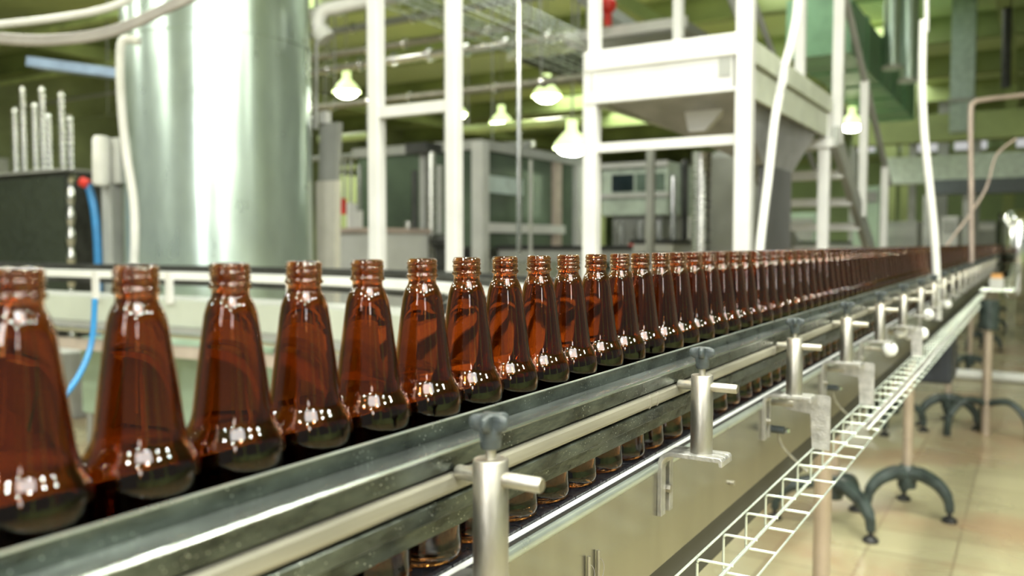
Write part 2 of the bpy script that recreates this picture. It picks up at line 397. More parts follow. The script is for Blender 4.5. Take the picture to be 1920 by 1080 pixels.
# ------------------------------------------------------------------ the bottle conveyor (chain, wear strip, side plates)
conv = thing('bottle_conveyor', 'long straight conveyor with steel side plate and wet black chain under the amber bottles', 'conveyor', (BX, 1.0, 0.70))
bm = nb(); y = Y0
while y < YEND:
    box(bm, (-0.4125, y, CHZ-0.005), (-0.490, y+0.0362, CHZ)); y += 0.0381
fin(bm, 'chain', M_chain, conv)
fin(extY(nb(), [(-0.4118, HZ(0.2742)), (-0.4052, HZ(0.2742)), (-0.4052, HZ(0.300)), (-0.4118, HZ(0.300))], Y0, YEND), 'wear_strip', M_strip, conv)
fin(extY(nb(), [(-0.4051, HZ(0.2752)), (-0.4030, HZ(0.2756)), (-0.4030, HZ(0.300)), (-0.4051, HZ(0.300))], Y0, YEND), 'seal_strip', M_blackp, conv)
pr = [(-0.4030, HZ(0.2785)), (-0.4005, HZ(0.2792)), (-0.3985, HZ(0.2815)), (-0.3982, HZ(0.2865)), (-0.4000, HZ(0.2905)), (-0.4030, HZ(0.294))]
fin(extY(nb(), pr, Y0, YEND), 'rolled_edge', M_edge, conv, smooth=True)
fin(extY(nb(), [(-0.4000, HZ(0.288)), (-0.4000, HZ(0.4165)), (-0.4025, HZ(0.4165)), (-0.4025, HZ(0.288))], Y0, YEND), 'side_plate', M_plate, conv)
fin(extY(nb(), [(-0.4925, HZ(0.276)), (-0.4925, HZ(0.424)), (-0.4965, HZ(0.424)), (-0.4965, HZ(0.276))], Y0, YEND), 'side_plate', M_plate, conv)
fin(extY(nb(), [(-0.41, HZ(0.30)), (-0.41, HZ(0.31)), (-0.49, HZ(0.31)), (-0.49, HZ(0.30))], Y0, YEND), 'chain_bed', M_dark, conv)
fin(extY(nb(), [(-0.424, HZ(0.418)), (-0.424, HZ(0.505)), (-0.478, HZ(0.505)), (-0.478, HZ(0.418))], Y0, YEND), 'return_guard', M_dark, conv)
# bolts with streaks on the plate
for u, v in ((1370, 905), (1112, 1100), (1545, 752), (1640, 640)):
    p = PXp(u, v, -0.4000)
    fin(tube(nb(), [p, p+Vector((0.006, 0, 0))], 0.0042, 12), 'bolt', M_post, conv, smooth=True)

# ------------------------------------------------------------------ guide rails
def guide_rail(sgn, label):
    """sgn=+1: camera side; profile mirrored to the far side of the bottle row"""
    def X(a): return -a if sgn > 0 else -(0.900-a)
    r = thing('guide_rail', label, 'guide rail', (X(0.405), 1.0, HZ(0.236)))
    # upper channel, wall thickness 1.5 mm
    def P(L_): return [(X(a), HZ(h)) for a, h in L_]
    fin(extY(nb(), P([(0.4125, 0.1458), (0.4105, 0.1458), (0.4105, 0.1600), (0.3850, 0.1606), (0.3834, 0.1622), (0.3834, 0.1760), (0.395, 0.1766), (0.395, 0.175), (0.3852, 0.1748), (0.3852, 0.1632), (0.4125, 0.1622)]), Y0, YEND), 'upper_channel', M_rail, r)
    fin(extY(nb(), P([(0.3815, 0.1790), (0.3800, 0.1815), (0.3798, 0.1860), (0.3800, 0.1905), (0.3815, 0.1935), (0.395, 0.1935), (0.395, 0.1790)]), Y0, YEND), 'core_bar', M_beige, r)
    fin(extY(nb(), P([(0.4125, 0.2345), (0.4040, 0.2345), (0.4040, 0.2200), (0.3850, 0.2118), (0.3834, 0.2105), (0.3834, 0.1992), (0.3850, 0.1978), (0.401, 0.1970), (0.4125, 0.1970)]), Y0, YEND), 'lower_channel', M_rail, r)
    fin(extY(nb(), P([(0.396, 0.1622), (0.4125, 0.1622), (0.4125, 0.1970), (0.396, 0.1970)]), Y0, YEND), 'backing_strip', M_dark, r)
    fin(extY(nb(), P([(0.4100, 0.1590), (0.3848, 0.1596), (0.3832, 0.1612), (0.3832, 0.1622), (0.3850, 0.1608), (0.4100, 0.1601)]), Y0, YEND), 'ledge', M_ledge_shine, r)
    fin(extY(nb(), P([(0.4128, 0.1452), (0.4100, 0.1452), (0.4100, 0.1462), (0.4128, 0.1462)]), Y0, YEND), 'top_lip', M_edge, r)
    if sgn < 0: fin(extY(nb(), P([(0.4085, 0.2345), (0.4115, 0.2345), (0.4115, 0.2560), (0.4085, 0.2560)]), Y0, YEND), 'lower_guard', M_blackp, r)  # dark strip added to block the light behind the bottle bases
    return r
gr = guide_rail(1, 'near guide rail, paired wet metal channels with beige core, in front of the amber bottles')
for u in (1218, 1232, 1452, 1600):
    p = PXp(u, 760 if u < 1300 else 640, -0.381)
    bm = nb(); extY(bm, [(-0.3805, HZ(0.1782)), (-0.3790, HZ(0.181)), (-0.3788, HZ(0.186)), (-0.3790, HZ(0.191)), (-0.3805, HZ(0.1945)), (-0.386, HZ(0.1945)), (-0.386, HZ(0.1782))], p.y-0.0012, p.y+0.0012)
    fin(bm, 'joint_collar', M_post, gr)
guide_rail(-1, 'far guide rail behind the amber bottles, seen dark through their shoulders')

# ------------------------------------------------------------------ rail clamps (post, stud, knob, rod, bracket)
AX = -0.3495
def clamp(yc):
    r = thing('rail_clamp', 'x', 'rail clamp', (AX, yc, HZ(0.347)), 'rail clamps bolted along the side plate')
    o = (AX, yc)
    zt, zb = HZ(0.164), HZ(0.2625)
    fin(lathe(nb(), [(0, zb), (0.0138, zb), (0.0138, zt-0.0012), (0.0128, zt), (0, zt)], (AX, yc, 0), 40), 'post', M_post, r, smooth=True)
    fin(lathe(nb(), [(0, zt-0.004), (0.0042, zt-0.004), (0.0042, HZ(0.154)), (0, HZ(0.154))], (AX, yc, 0), 20), 'stud', M_post, r, smooth=True)
    # star knob: hub + five rounded lobes
    bm = nb(); n = 60; rings = []
    for (zz, rr, amp) in ((0.1560, 0.0001, 0), (0.1560, 0.0072, 0), (0.1545, 0.0080, 0), (0.1480, 0.0084, 0), (0.1432, 0.0090, 0.08), (0.1412, 0.0108, 0.55), (0.1390, 0.0118, 0.75), (0.1350, 0.0120, 0.80), (0.1318, 0.0117, 0.75), (0.1300, 0.0104, 0.6), (0.1292, 0.0070, 0.3), (0.1290, 0.0001, 0)):
        ring = []
        for j in range(n):
            a = 2*PI*j/n; k = rr*(1+amp*((0.5+0.5*math.cos(5*a+0.6))**1.0)-amp*0.5)
            droop = 0.0
            ring.append(bm.verts.new((AX+k*math.cos(a), yc+k*math.sin(a), HZ(zz)-droop)))
        rings.append(ring)
    for a_, b_ in zip(rings, rings[1:]):
        for j in range(n): bm.faces.new((a_[j], a_[(j+1) % n], b_[(j+1) % n], b_[j]))
    fin(bm, 'star_knob', M_knob, r, smooth=True)
    hz = HZ(0.1785)
    fin(tube(nb(), [(-0.3810, yc, hz), (-0.3795, yc, hz), (-0.306, yc, hz), (-0.3045, yc, hz)], 0.0058, 24, radii=[0.85, 1, 1, 0.85]), 'cross_rod', M_post, r, smooth=True)
    # bracket: bent flat bar, slotted leg on the plate
    t = 0.005; prof = []
    zt2 = HZ(0.2625)
    outer = [(-0.4000, HZ(0.347)), (-0.4000, zt2-0.018)]
    for k in range(7):
        a = PI-k*PI/12; outer.append((-0.3820+0.018*math.cos(a), zt2-0.018+0.018*math.sin(a)))
    outer += [(-0.322, zt2), (-0.318, zt2-0.001), (-0.3165, zt2-0.004), (-0.3165, zt2-0.011), (-0.3205, zt2-0.011), (-0.3215, zt2-t-0.001)]
    inner = []
    for k in range(6, -1, -1):
        a = PI-k*PI/12; inner.append((-0.3820+0.012*math.cos(a), zt2-0.018+0.012*math.sin(a)))
    leg = [(-0.3940, HZ(0.347))]
    bm = nb()
    extY(bm, outer+inner+leg, yc-0.0205, yc-0.0060)
    extY(bm, outer+inner+leg, yc+0.0085, yc+0.0205)
    extY(bm, [p for p in outer if p[1] > HZ(0.283)][0:]+[q for q in inner if q[1] > HZ(0.283)], yc-0.0060, yc+0.0085)
    fin(bm, 'bracket', M_cast, r, smooth=False, bevel=0.0008)
    fin(tube(nb(), [(-0.4000, yc+0.001, HZ(0.315)), (-0.389, yc+0.001, HZ(0.315))], 0.0055, 6), 'bolt', M_post, r)
    return r
clu = [1/ (1935-920)] 
yc0 = PXp(920, 890, AX).y; yc1 = PXp(1316, 760, AX).y; dy = yc1-yc0
proto = clamp(yc0)
clab = ['nearest rail clamp, big upright steel post with dark star knob at the bottom centre',
        'second rail clamp from the camera, whole post on its bent bracket, focus slightly soft',
        'third rail clamp from the camera, with a cable below its bracket beside the wire tray',
        'fourth rail clamp from the camera, short pale post above a bracket and grey arm',
        'fifth rail clamp from the camera, half as tall as the second one',
        'sixth rail clamp from the camera, just before the round silver reflectors',
        'seventh rail clamp from the camera, just left of the tall white conduit foot']
proto['label'] = clab[0]
for k in range(1, 22):
    lab = clab[k] if k < 7 else 'tiny blurred rail clamp in the pale cluster beyond the tall white conduit'
    copy_thing(proto, (AX, yc0+dy*k, HZ(0.347)), lab)

# two thin pins with loose wire on the plate
for u, v, lab in ((1104, 1043, 'shorter left one of two thin steel pins on the side plate'), (1122, 1031, 'taller right one of two thin steel pins on the side plate')):
    p = PXp(u, v, -0.397)
    t = thing('steel_pin', lab, 'pin', (p.x, p.y, p.z-0.045), 'thin steel pins on the side plate')
    fin(tube(nb(), [(p.x, p.y, p.z-0.045), p], 0.0021, 16), 'shaft', M_post, t, smooth=True)
    fin(tube(nb(), [(-0.4000, p.y, p.z-0.035), (p.x, p.y, p.z-0.035)], 0.0016, 8), 'fixing', M_post, t)
    fin(tube(nb(), arc(p+Vector((0, 0, -0.008)), p+Vector((0.004, 0.02, -0.02)), p+Vector((0, 0.002, -0.04)), 10), 0.00035, 6), 'loose_wire', M_cable, t)

# ------------------------------------------------------------------ wire cable tray hung below the plate
TX0, TX1 = -0.323, -0.2825; TH1, TH2 = 0.366, 0.4145
tray = thing('cable_tray', 'bright zinc wire ladder tray running beside the side plate toward the right background', 'cable tray', ((TX0+TX1)/2, 1.2, HZ(TH2)))
yt = PXp(1399, 978, TX0).y
ytn = PXp(1356.7, 840+800/4.5, TX0).y; pitch = yt-ytn
TYE = 7.2
wr = 0.0016
for x, h in ((TX0-0.001, TH1-0.002), (TX1-0.002, TH1+0.002), (TX0+0.001, TH2-0.001), (TX1-0.001, TH2+0.002), (TX0-0.001, (TH1+TH2)/2)):
    if h == (TH1+TH2)/2: continue
    fin(tube(nb(), [(x, 0.15, HZ(h)), (x, TYE, HZ(h))], wr, 8), 'long_wire', M_tray, tray, smooth=True)
bm = nb(); y0r = yt
pts = [(TX1+0.002, y0r, HZ(TH1)), (TX0+0.005, y0r, HZ(TH1))]+arc((TX0+0.005, y0r, HZ(TH1)), (TX0, y0r, HZ(TH1)), (TX0, y0r, HZ(TH1+0.005)), 4)[1:]+[(TX0, y0r, HZ(TH2-0.005))]+arc((TX0, y0r, HZ(TH2-0.005)), (TX0, y0r, HZ(TH2)), (TX0+0.005, y0r, HZ(TH2)), 4)[1:]+[(TX1+0.001, y0r, HZ(TH2))]
tube(bm, pts, wr*1.1, 8)
rung0 = fin(bm, 'rung', M_tray, tray, smooth=True)
k = -8
while True:
    yy = yt+pitch*k; k += 1
    if yy > TYE: break
    if yy < 0.2 or k == 1: continue
    c = rung0.copy(); COL.objects.link(c); c.location = rung0.location+Vector((0, yy-yt, 0))
# cables inside the tray beyond the third clamp
for i, (dx, c, lab) in enumerate(((0.012, M_cable, 'darker grey cable lying in the far part of the wire tray'), (0.024, M_strip, 'white cable lying in the far part of the wire tray'))):
    o = fin(tube(nb(), spline([(TX0+dx, 2.0, HZ(TH2)+0.0072), (TX0+dx+0.004, 3.0, HZ(TH2)+0.0072), (TX0+dx-0.003, 4.2, HZ(TH2)+0.0072), (TX0+dx, TYE, HZ(TH2)+0.0072)]), 0.0032, 10), 'cable', c, smooth=True)
    tag(o, lab, 'cable', 'cables in the wire tray')
# elbow tray and its continuation at the far end
t2 = thing('cable_tray', 'far pale wire tray turning right then on to the right edge', 'cable tray', (-0.2, 6.2, HZ(TH2)))
for yy in (7.22, 7.45):
    fin(tube(nb(), [(-0.323, yy, HZ(0.345)), (-0.105, yy, HZ(0.345))], 0.010, 8), 'cross_rail', M_tray, t2)
for x in (-0.165, -0.105):
    fin(tube(nb(), [(x, 7.45, HZ(0.345)), (x, 9.9, HZ(0.20))], 0.006, 8), 'long_wire', M_tray, t2)
for k in range(17):
    fin(tube(nb(), [(-0.165, 7.5+0.14*k, HZ(0.345-0.0083*k)), (-0.105, 7.5+0.14*k, HZ(0.345-0.0083*k))], 0.003, 6), 'rung', M_tray, t2)
# arms that carry the tray, hanging sensor leads, round reflectors
def arm(yc, lab):
    t = thing('tray_arm', lab, 'bracket', (-0.36, yc, HZ(TH1)), 'flat grey arms carrying the wire tray')
    y0_, y1_ = yc, yc+0.005
    bm = nb(); prof = [(-0.372, HZ(0.268)), (-0.300, HZ(0.268)), (-0.296, HZ(0.272)), (-0.296, HZ(TH1-0.001)), (-0.326, HZ(TH1-0.001)), (-0.330, HZ(0.302)), (-0.372, HZ(0.298))]
    extY(bm, prof, y0_, y1_); fin(bm, 'arm_plate', M_cast, t)
    fin(tube(nb(), [(-0.4000, yc+0.0025, HZ(0.288)), (-0.36, yc+0.0025, HZ(0.288))], 0.006, 10), 'spacer', M_post, t)
arm(yc0+dy*2+0.04, 'flat grey arm reaching from below the third rail clamp to the wire tray')
arm(yc0+dy*3+0.04, 'flat grey arm reaching from below the fourth rail clamp to the wire tray')
arm(yc0+dy*5+0.04, 'flat grey arm by the silver reflectors over the wire tray')
for q, (yy, hh, lab) in enumerate(((yc0+dy*2+0.03, 0.335, 'small sensor with drooping lead under the third rail clamp'), (yc0+dy*3+0.03, 0.33, 'small sensor with drooping lead under the fourth rail clamp'))):
    t = thing('sensor', lab, 'sensor', (-0.385, yy, HZ(hh+0.03)), 'sensors on the side plate')
    fin(tube(nb(), [(-0.4000, yy, HZ(hh)), (-0.372, yy, HZ(hh))], 0.007, 14), 'housing', M_knob, t)
    fin(lathe(nb(), [(0, 0.0), (0.006, 0.0), (0.0055, 0.006), (0, 0.008)], (-0.368, yy, HZ(hh)-0.003), 14), 'lens', M_chrome, t, smooth=True)
    for d in (0, 0.006):
        fin(tube(nb(), spline([(-0.385, yy+d, HZ(hh)), (-0.380, yy+0.01+d, HZ(hh+0.03)), (-0.366, yy+0.03+d, HZ(hh+0.055)), (-0.34, yy+0.04+d, HZ(hh+0.08))]), 0.0019, 8), 'lead', M_beige, t)
for q, (u, v, a) in enumerate(((1688, 621, 0.36), (1706, 626, 0.34), (1728, 625, 0.325), (1740, 590, 0.35), (1775, 570, 0.35), (1668, 655, 0.35))):
    p = PXp(u, v, -a)
    t = thing('reflector', 'x', 'reflector', (p.x, p.y, p.z-0.02), 'round silver reflectors along the side plate')
    lathe_b = nb(); 
    bm = nb()
    bmesh.ops.create_uvsphere(bm, u_segments=20, v_segments=12, radius=0.022, matrix=Matrix.Translation(p) @ Matrix.Diagonal((1, 0.5, 1, 1)))
    fin(bm, 'dish', M_strip, t, smooth=True)
    fin(tube(nb(), [(-0.4000, p.y+0.008, p.z), (p.x, p.y+0.008, p.z)], 0.006, 8), 'stem', M_post, t)
    t['label'] = ['round silver reflector left of a close pair, above the wire tray', 'left one of the close pair of silver reflectors', 'right one of the close pair of silver reflectors',
                  'silver reflector above the pair, left of the conduit foot', 'silver reflector right of the tall white conduit foot', 'lowest silver reflector, left of the wire tray'][q]
# star-clamped junction gear at the far bend
t = thing('junction_box', 'pale junction box with orange lid at the far bend of the wire tray', 'junction box', (-0.215, 7.34, HZ(0.335)))
pj = Vector((-0.215, 7.34, HZ(0.335)))
fin(box(nb(), (pj.x-0.05, pj.y-0.13, pj.z), (pj.x+0.04, pj.y+0.13, pj.z+0.08)), 'body', M_lgrey, t)
fin(box(nb(), (pj.x-0.04, pj.y-0.12, pj.z+0.08), (pj.x+0.03, pj.y+0.12, pj.z+0.11)), 'lid', mat('orange_lid', (0.75, 0.38, 0.12), 0.4), t)

# ------------------------------------------------------------------ tripod stands under the line
def stand(x, yc, label, hub=0.17, arm_h=0.27, rp=0.024, reach=0.205, rot=0.0):
    r = thing('conveyor_stand', label, 'stand', (x, yc, 0), 'tripod stands under the conveyor')
    fin(tube(nb(), [(x, yc, hub-0.03), (x, yc, HZ(0.505))], rp, 20), 'pole', M_pole, r, smooth=True)
    fin(lathe(nb(), [(0, hub-0.05), (0.042, hub-0.05), (0.045, hub), (0.040, hub+0.05), (0.030, hub+0.06), (0, hub+0.06)], (x, yc, 0), 24), 'hub', M_foot, r, smooth=True)
    for k in range(3):
        a = rot+k*2*PI/3
        d = Vector((math.cos(a), math.sin(a), 0)); c = Vector((x, yc, 0))
        P = [c+d*0.02+Vector((0, 0, hub+0.02)), c+d*reach*0.35+Vector((0, 0, hub+0.025)), c+d*reach*0.72+Vector((0, 0, hub-0.005)), c+d*reach*0.95+Vector((0, 0, hub-0.06)), c+d*reach+Vector((0, 0, 0.045))]
        pp = spline(P, 5); n = len(pp)
        bm = nb(); sweep(bm, pp, [(-0.022, -0.022), (0.022, -0.022), (0.028, 0.0), (0.020, 0.022), (-0.020, 0.022), (-0.028, 0.0)], radii=[1.45-0.75*i/(n-1) for i in range(n)])
        leg = fin(bm, 'leg', M_foot, r, smooth=False, bevel=0.003)
        q = c+d*reach
        p_ = fin(lathe(nb(), [(0, 0), (0.034, 0), (0.034, 0.012), (0.022, 0.024), (0.010, 0.028), (0.010, 0.05), (0, 0.05)], (q.x, q.y, 0), 20), 'foot_pad', M_blackp, None, smooth=True)
        p_.parent = leg; p_.location = p_.location-Vector(leg['_o'])
    return r
sx = -0.49
def yst(u, x=sx): return PXp(u, 800, x).y
y1 = yst(1545); y2 = yst(1703); y3 = yst(1776)
stand(sx, y1, 'nearest tripod stand, brown pole rising past the wire tray, foot cut by the bottom edge', rot=-0.5)
stand(sx, y2, 'second tripod stand from the camera, dark arched legs whole in view', rot=-0.35)
stand(sx, y3, 'third tripod stand from the camera, dark arched legs under the line', rot=-0.4)
yk = y3
for k in range(4):
    yk += (y3-y2)*0.95+0.3
    stand(sx, yk, ['fourth tripod stand from the camera, beside the dark drive motor', 'fifth tripod stand from the camera, dim behind the pale floor pipe', 'sixth tripod stand from the camera, small and dim', 'farthest tripod stand at the right edge'][k], rot=-0.4)
stand(-0.76, PXp(1562, 960, -0.76).y, 'far-side tripod stand whose dark arched legs show just left of the second stand', reach=0.26, rot=-0.75)
stand(-0.80, PXp(1672, 860, -0.80).y, 'far-side tripod stand mostly hidden by the wire tray behind the second stand', rot=0.4)
stand(-0.80, PXp(1752, 760, -0.80).y, 'tripod stand on the far side of the line behind the third one', rot=0.4)
pr_ = PXp(1850, 640, -0.30)
t = thing('conveyor_stand', 'tall separate pole stand with dark collar right of the third stand', 'stand', (-0.24, 6.6, 0))
fin(tube(nb(), [(-0.24, 6.6, 0.0), (-0.24, 6.6, 0.80)], 0.03, 16), 'pole', M_pole, t, smooth=True)
fin(lathe(nb(), [(0, 0.72), (0.06, 0.72), (0.06, 0.92), (0, 0.92)], (-0.24, 6.6, 0), 16), 'collar', M_foot, t, smooth=True)
for k in range(3):
    a = -0.4+k*2*PI/3; d = Vector((math.cos(a), math.sin(a), 0)); c = Vector((-0.24, 6.6, 0))
    pp = spline([c+Vector((0, 0, 0.22))+d*0.02, c+d*0.15+Vector((0, 0, 0.24)), c+d*0.26+Vector((0, 0, 0.14)), c+d*0.28+Vector((0, 0, 0.0))], 5)
    fin(tube(nb(), pp, 0.024, 8), 'leg', M_foot, t)
# drive motor hanging below the line
pm = (-0.50, 5.35)
t = thing('drive_motor', 'dark blue-black drive motor hanging below the conveyor behind the wire tray', 'motor', (pm[0], pm[1], 0.52))
fin(box(nb(), (-0.60, 5.25, 0.52), (-0.36, 5.6, 0.78)), 'gearbox', mat('motor_paint', (0.025, 0.03, 0.04), 0.4), t, bevel=0.02)
bm = nb(); sweep(bm, [(-0.48, 5.6, 0.64), (-0.48, 5.95, 0.64)], [((0.11 if i % 2 else 0.095)*math.cos(2*PI*i/32), (0.11 if i % 2 else 0.095)*math.sin(2*PI*i/32)) for i in range(32)])
fin(bm, 'motor_body', mat('motor_paint', (0.025, 0.03, 0.04), 0.4), t)
# pale pipe along the floor at right
tag(fin(tube(nb(), [(-1.6, 9.2, 0.05), (3.0, 9.2, 0.05)], 0.05, 12), 'floor_pipe', M_white, smooth=True), 'pale pipe lying across the floor at the right edge', 'pipe')

# ------------------------------------------------------------------ the curved conveyor in the background left
path = spline([(-9.5, 2.72, 0), (-7.0, 2.76, 0), (-4.63, 2.80, 0), (-3.5, 2.88, 0), (-2.67, 2.82, 0), (-2.1, 2.70, 0), (-1.66, 2.48, 0), (-1.30, 2.15, 0), (-1.10, 1.75, 0), (-1.02, 1.3, 0)], 6)
def lift(z): return [Vector((p.x, p.y, z)) for p in path]
def offs(L_, d):
    out = []
    for i, p in enumerate(L_):
        t = L_[min(i+1, len(L_)-1)]-L_[max(i-1, 0)]; t.z = 0; t.normalize(); s = Vector((t.y, -t.x, 0)); out.append(p+s*d)
    return out
cc = thing('curved_conveyor', 'curved empty conveyor with white side panel and raised rails behind the near bottles', 'conveyor', (-3.0, 2.85, 0))
def rect(w_, h_): return [(-w_/2, -h_/2), (w_/2, -h_/2), (w_/2, h_/2), (-w_/2, h_/2)]
for d in (0.0, -0.30):
    fin(sweep(nb(), offs(lift(HZ(0.36)), d), rect(0.006, 0.135)), 'side_panel', mat('pale_panel', (0.56, 0.61, 0.54), 0.35, 0.15, var=0.1, scale=2), cc)
fin(sweep(nb(), offs(lift(HZ(0.305)), -0.15), rect(0.28, 0.02)), 'belt', M_lgrey, cc)
for d in (0.0, -0.30):
    fin(sweep(nb(), offs(lift(HZ(0.133)), d), rect(0.02, 0.022)), 'top_rail', M_dark, cc)
    fin(sweep(nb(), offs(lift(HZ(0.170)), d+0.004), rect(0.018, 0.030)), 'white_rail', M_strip, cc)
    fin(sweep(nb(), offs(lift(HZ(0.203)), d), rect(0.02, 0.022)), 'lower_rail', M_dark, cc)
fin(tube(nb(), offs(lift(HZ(0.475)), 0.03), 0.012, 8), 'tube_rail', M_chrome, cc)
fin(sweep(nb(), offs(lift(HZ(0.56)), 0.0), rect(0.03, 0.06)), 'under_beam', mat('rust_tinged_beam', (0.50, 0.43, 0.38), 0.5, 0.2), cc)
fin(sweep(nb(), offs(lift(HZ(0.447)), 0.0), rect(0.03, 0.030)), 'dark_lip', M_grey, cc)
# rail posts
acc = 0; last = path[0]; idx = 0
for i, p in enumerate(path):
    acc += (p-last).length; last = p
    if acc > 0.42:
        acc = 0; q = offs(path, 0.02)[i]
        fin(box(nb(), (q.x-0.018, q.y-0.012, HZ(0.31)), (q.x+0.018, q.y+0.012, HZ(0.150))), 'rail_post', M_white, cc)
for i in (8, 14, 20, 26, 32):
    q = offs(path, -0.15)[i]
    fin(box(nb(), (q.x-0.03, q.y-0.03, 0), (q.x+0.03, q.y+0.03, HZ(0.31))), 'leg', M_lgrey, cc)

# pale green cabinets standing behind/under the curved conveyor
def boxcab(name, lab, cat, u0, u1, v0, v1, Y, depth, m, group=None, parts=None, floor=False):
    a = PY(u0, v0, Y); b = PY(u1, v0, Y); c = PY(u0, v1, Y)
    z1_ = a.z; z0_ = 0.0 if floor else c.z
    t = thing(name, lab, cat, ((a.x+b.x)/2, Y+depth/2, z0_), group)
    fin(box(nb(), (a.x, Y, z0_), (b.x, Y+depth, z1_)), 'body', m, t, bevel=0.01)
    return t, a.x, b.x, z0_, z1_
t, xa, xb, za, zb = boxcab('machine_cabinet', 'pale green cabinet low behind the second and third bottles', 'cabinet', 150, 462, 632, 772, 3.25, 0.6, M_green)
fin(box(nb(), (xa+0.05, 3.24, za+0.04), (xb-0.05, 3.25, zb-0.04)), 'front_panel', M_green, t)
for x in (xa+0.05, xb-0.05):
    for y_ in (3.30, 3.8): fin(box(nb(), (x-0.03, y_-0.03, 0), (x+0.03, y_+0.03, za)), 'leg', M_grey, t)
t, xa, xb, za, zb = boxcab('machine_cabinet', 'pale grey cabinet with round shoulder behind the first bottles at far left', 'cabinet', -120, 90, 640, 760, 3.5, 0.5, M_lgrey)
for x in (xa+0.05, xb-0.05):
    for y_ in (3.55, 3.95): fin(box(nb(), (x-0.03, y_-0.03, 0), (x+0.03, y_+0.03, za)), 'leg', M_grey, t)
# white drums/pans on the floor seen under it
p = PZ(150, 800, 0.0)
# thin blue hose drooping beside the second bottle
o = fin(tube(nb(), spline([W(178, 560, 2.9), W(172, 640, 2.9), W(150, 700, 2.85), W(112, 752, 2.8), W(70, 790, 2.8)]), 0.010, 10), 'hose', M_blue, smooth=True)
tag(o, 'thin blue hose curving down between the first two bottles', 'hose')

# ------------------------------------------------------------------ big galvanised tank
ZT = 6.3; pt = W(415, 457, ZT); RT = 170/F*ZT*0.985
tank = thing('storage_tank', 'huge shiny galvanised cylindrical tank with a vertical bright streak, upper left', 'tank', (pt.x, pt.y, 0))
z_seam = W(415, 97, ZT).z
fin(lathe(nb(), [(0, 0.35), (RT*0.8, 0.36), (RT, 0.50), (RT, z_seam)], (pt.x, pt.y, 0), 96), 'lower_shell', M_galv, tank, smooth=True)
fin(lathe(nb(), [(RT-0.006, z_seam-0.02), (RT-0.006, CEIL-0.8), (0, CEIL-0.78)], (pt.x, pt.y, 0), 96), 'upper_shell', M_galv, tank, smooth=True)
fin(lathe(nb(), [(RT, z_seam-0.012), (RT+0.008, z_seam-0.008), (RT+0.008, z_seam+0.008), (RT-0.006, z_seam+0.012)], (pt.x, pt.y, 0), 96), 'seam_band', M_galv, tank, smooth=True)
for k in range(4):
    a = PI/4+k*PI/2; q = (pt.x+RT*0.7*math.cos(a), pt.y+RT*0.7*math.sin(a))
    fin(box(nb(), (q[0]-0.05, q[1]-0.05, 0), (q[0]+0.05, q[1]+0.05, 0.5)), 'leg', M_grey, tank)

# ------------------------------------------------------------------ white steel frame with two posts
def vpost(parent, u, Y, ztop, wd, name='post', z0=0.0, m=None):
    c = PY(u, 457, Y)
    fin(box(nb(), (c.x-wd/2, Y-wd/2, z0), (c.x+wd/2, Y+wd/2, ztop)), name, m or M_white, parent, bevel=0.008)
    return c
FYa = 3.75
fr = thing('scaffold_portal', 'tall white frame of two posts and a crossbar right of the tank', 'frame', (PY(776, 457, FYa).x, FYa, 0))
ca = vpost(fr, 708, FYa, CEIL-0.5, 0.075); cb = vpost(fr, 852, FYa, CEIL-0.5, 0.072)
za = PY(780, 205, FYa).z
fin(box(nb(), (ca.x, FYa-0.028, za-0.03), (cb.x, FYa+0.028, za+0.03)), 'crossbar', M_white, fr)

# ------------------------------------------------------------------ raised platform with posts
PYf = 4.15; PYb = 6.25
pl = thing('platform', 'white raised steel platform with deep side panels on tall posts, upper right', 'platform', (-1.6, 5.2, 0))
pa = vpost(pl, 1109, PYf, PY(1109, 100, PYf).z, 0.078)
pb = vpost(pl, 1393, PYf, CEIL-0.5, 0.080)
XA, XB = pa.x-0.02, pb.x-0.03
zt = PY(1105, 100, PYf).z; zm = PY(1105, 138, PYf).z; zb_ = PY(1108, 196, PYf).z
pbb = PY(1545, 457, PYb)
fin(box(nb(), (XA, PYf-0.05, zm), (XB, PYf+0.0, zt)), 'front_fascia', M_white, pl, bevel=0.006)
fin(box(nb(), (XA+0.045, PYf-0.035, zb_), (XB-0.02, PYf-0.005, zm)), 'front_panel', M_white, pl)
fin(box(nb(), (XA, PYf-0.045, zb_-0.004), (XB, PYf+0.01, zb_+0.012)), 'lower_lip', M_white, pl)
fin(box(nb(), (XA+0.035, PYf-0.040, zb_+0.06), (XA+0.043, PYf-0.034, zm-0.01)), 'panel_slot', M_grey, pl)
fin(box(nb(), (XB-0.09, PYf-0.040, zb_+0.07), (XB-0.03, PYf-0.034, zm-0.01)), 'panel_recess', M_grey, pl)
MS = mat('platform_side', (0.62, 0.66, 0.56), 0.4, var=0.08)
fin(box(nb(), (XB-0.01, PYf, zm), (XB+0.03, PYb, zt)), 'side_fascia', MS, pl)
fin(box(nb(), (XB-0.02, PYf, zb_), (XB+0.005, PYb, zm-0.01)), 'side_panel', MS, pl)
fin(box(nb(), (XA, PYf, zb_), (XA+0.03, PYb, zt)), 'side_panel', MS, pl)
fin(box(nb(), (XA, PYf, zt-0.08), (XB, PYb, zt-0.05)), 'deck', M_lgrey, pl)
fin(box(nb(), (XA+0.03, PYf+0.02, zb_+0.02), (XB-0.03, PYb, zb_+0.03)), 'under_tray', M_grey, pl)
fin(box(nb(), (pa.x, PYf-0.02, PY(1115, 287, PYf).z), (pb.x, PYf+0.02, PY(1115, 270, PYf).z)), 'crossbar', M_white, pl)
fin(box(nb(), (pa.x-0.012, PYf-0.03, zt), (pa.x+0.042, PYf+0.03, CEIL-0.5)), 'rail_post', M_white, pl)
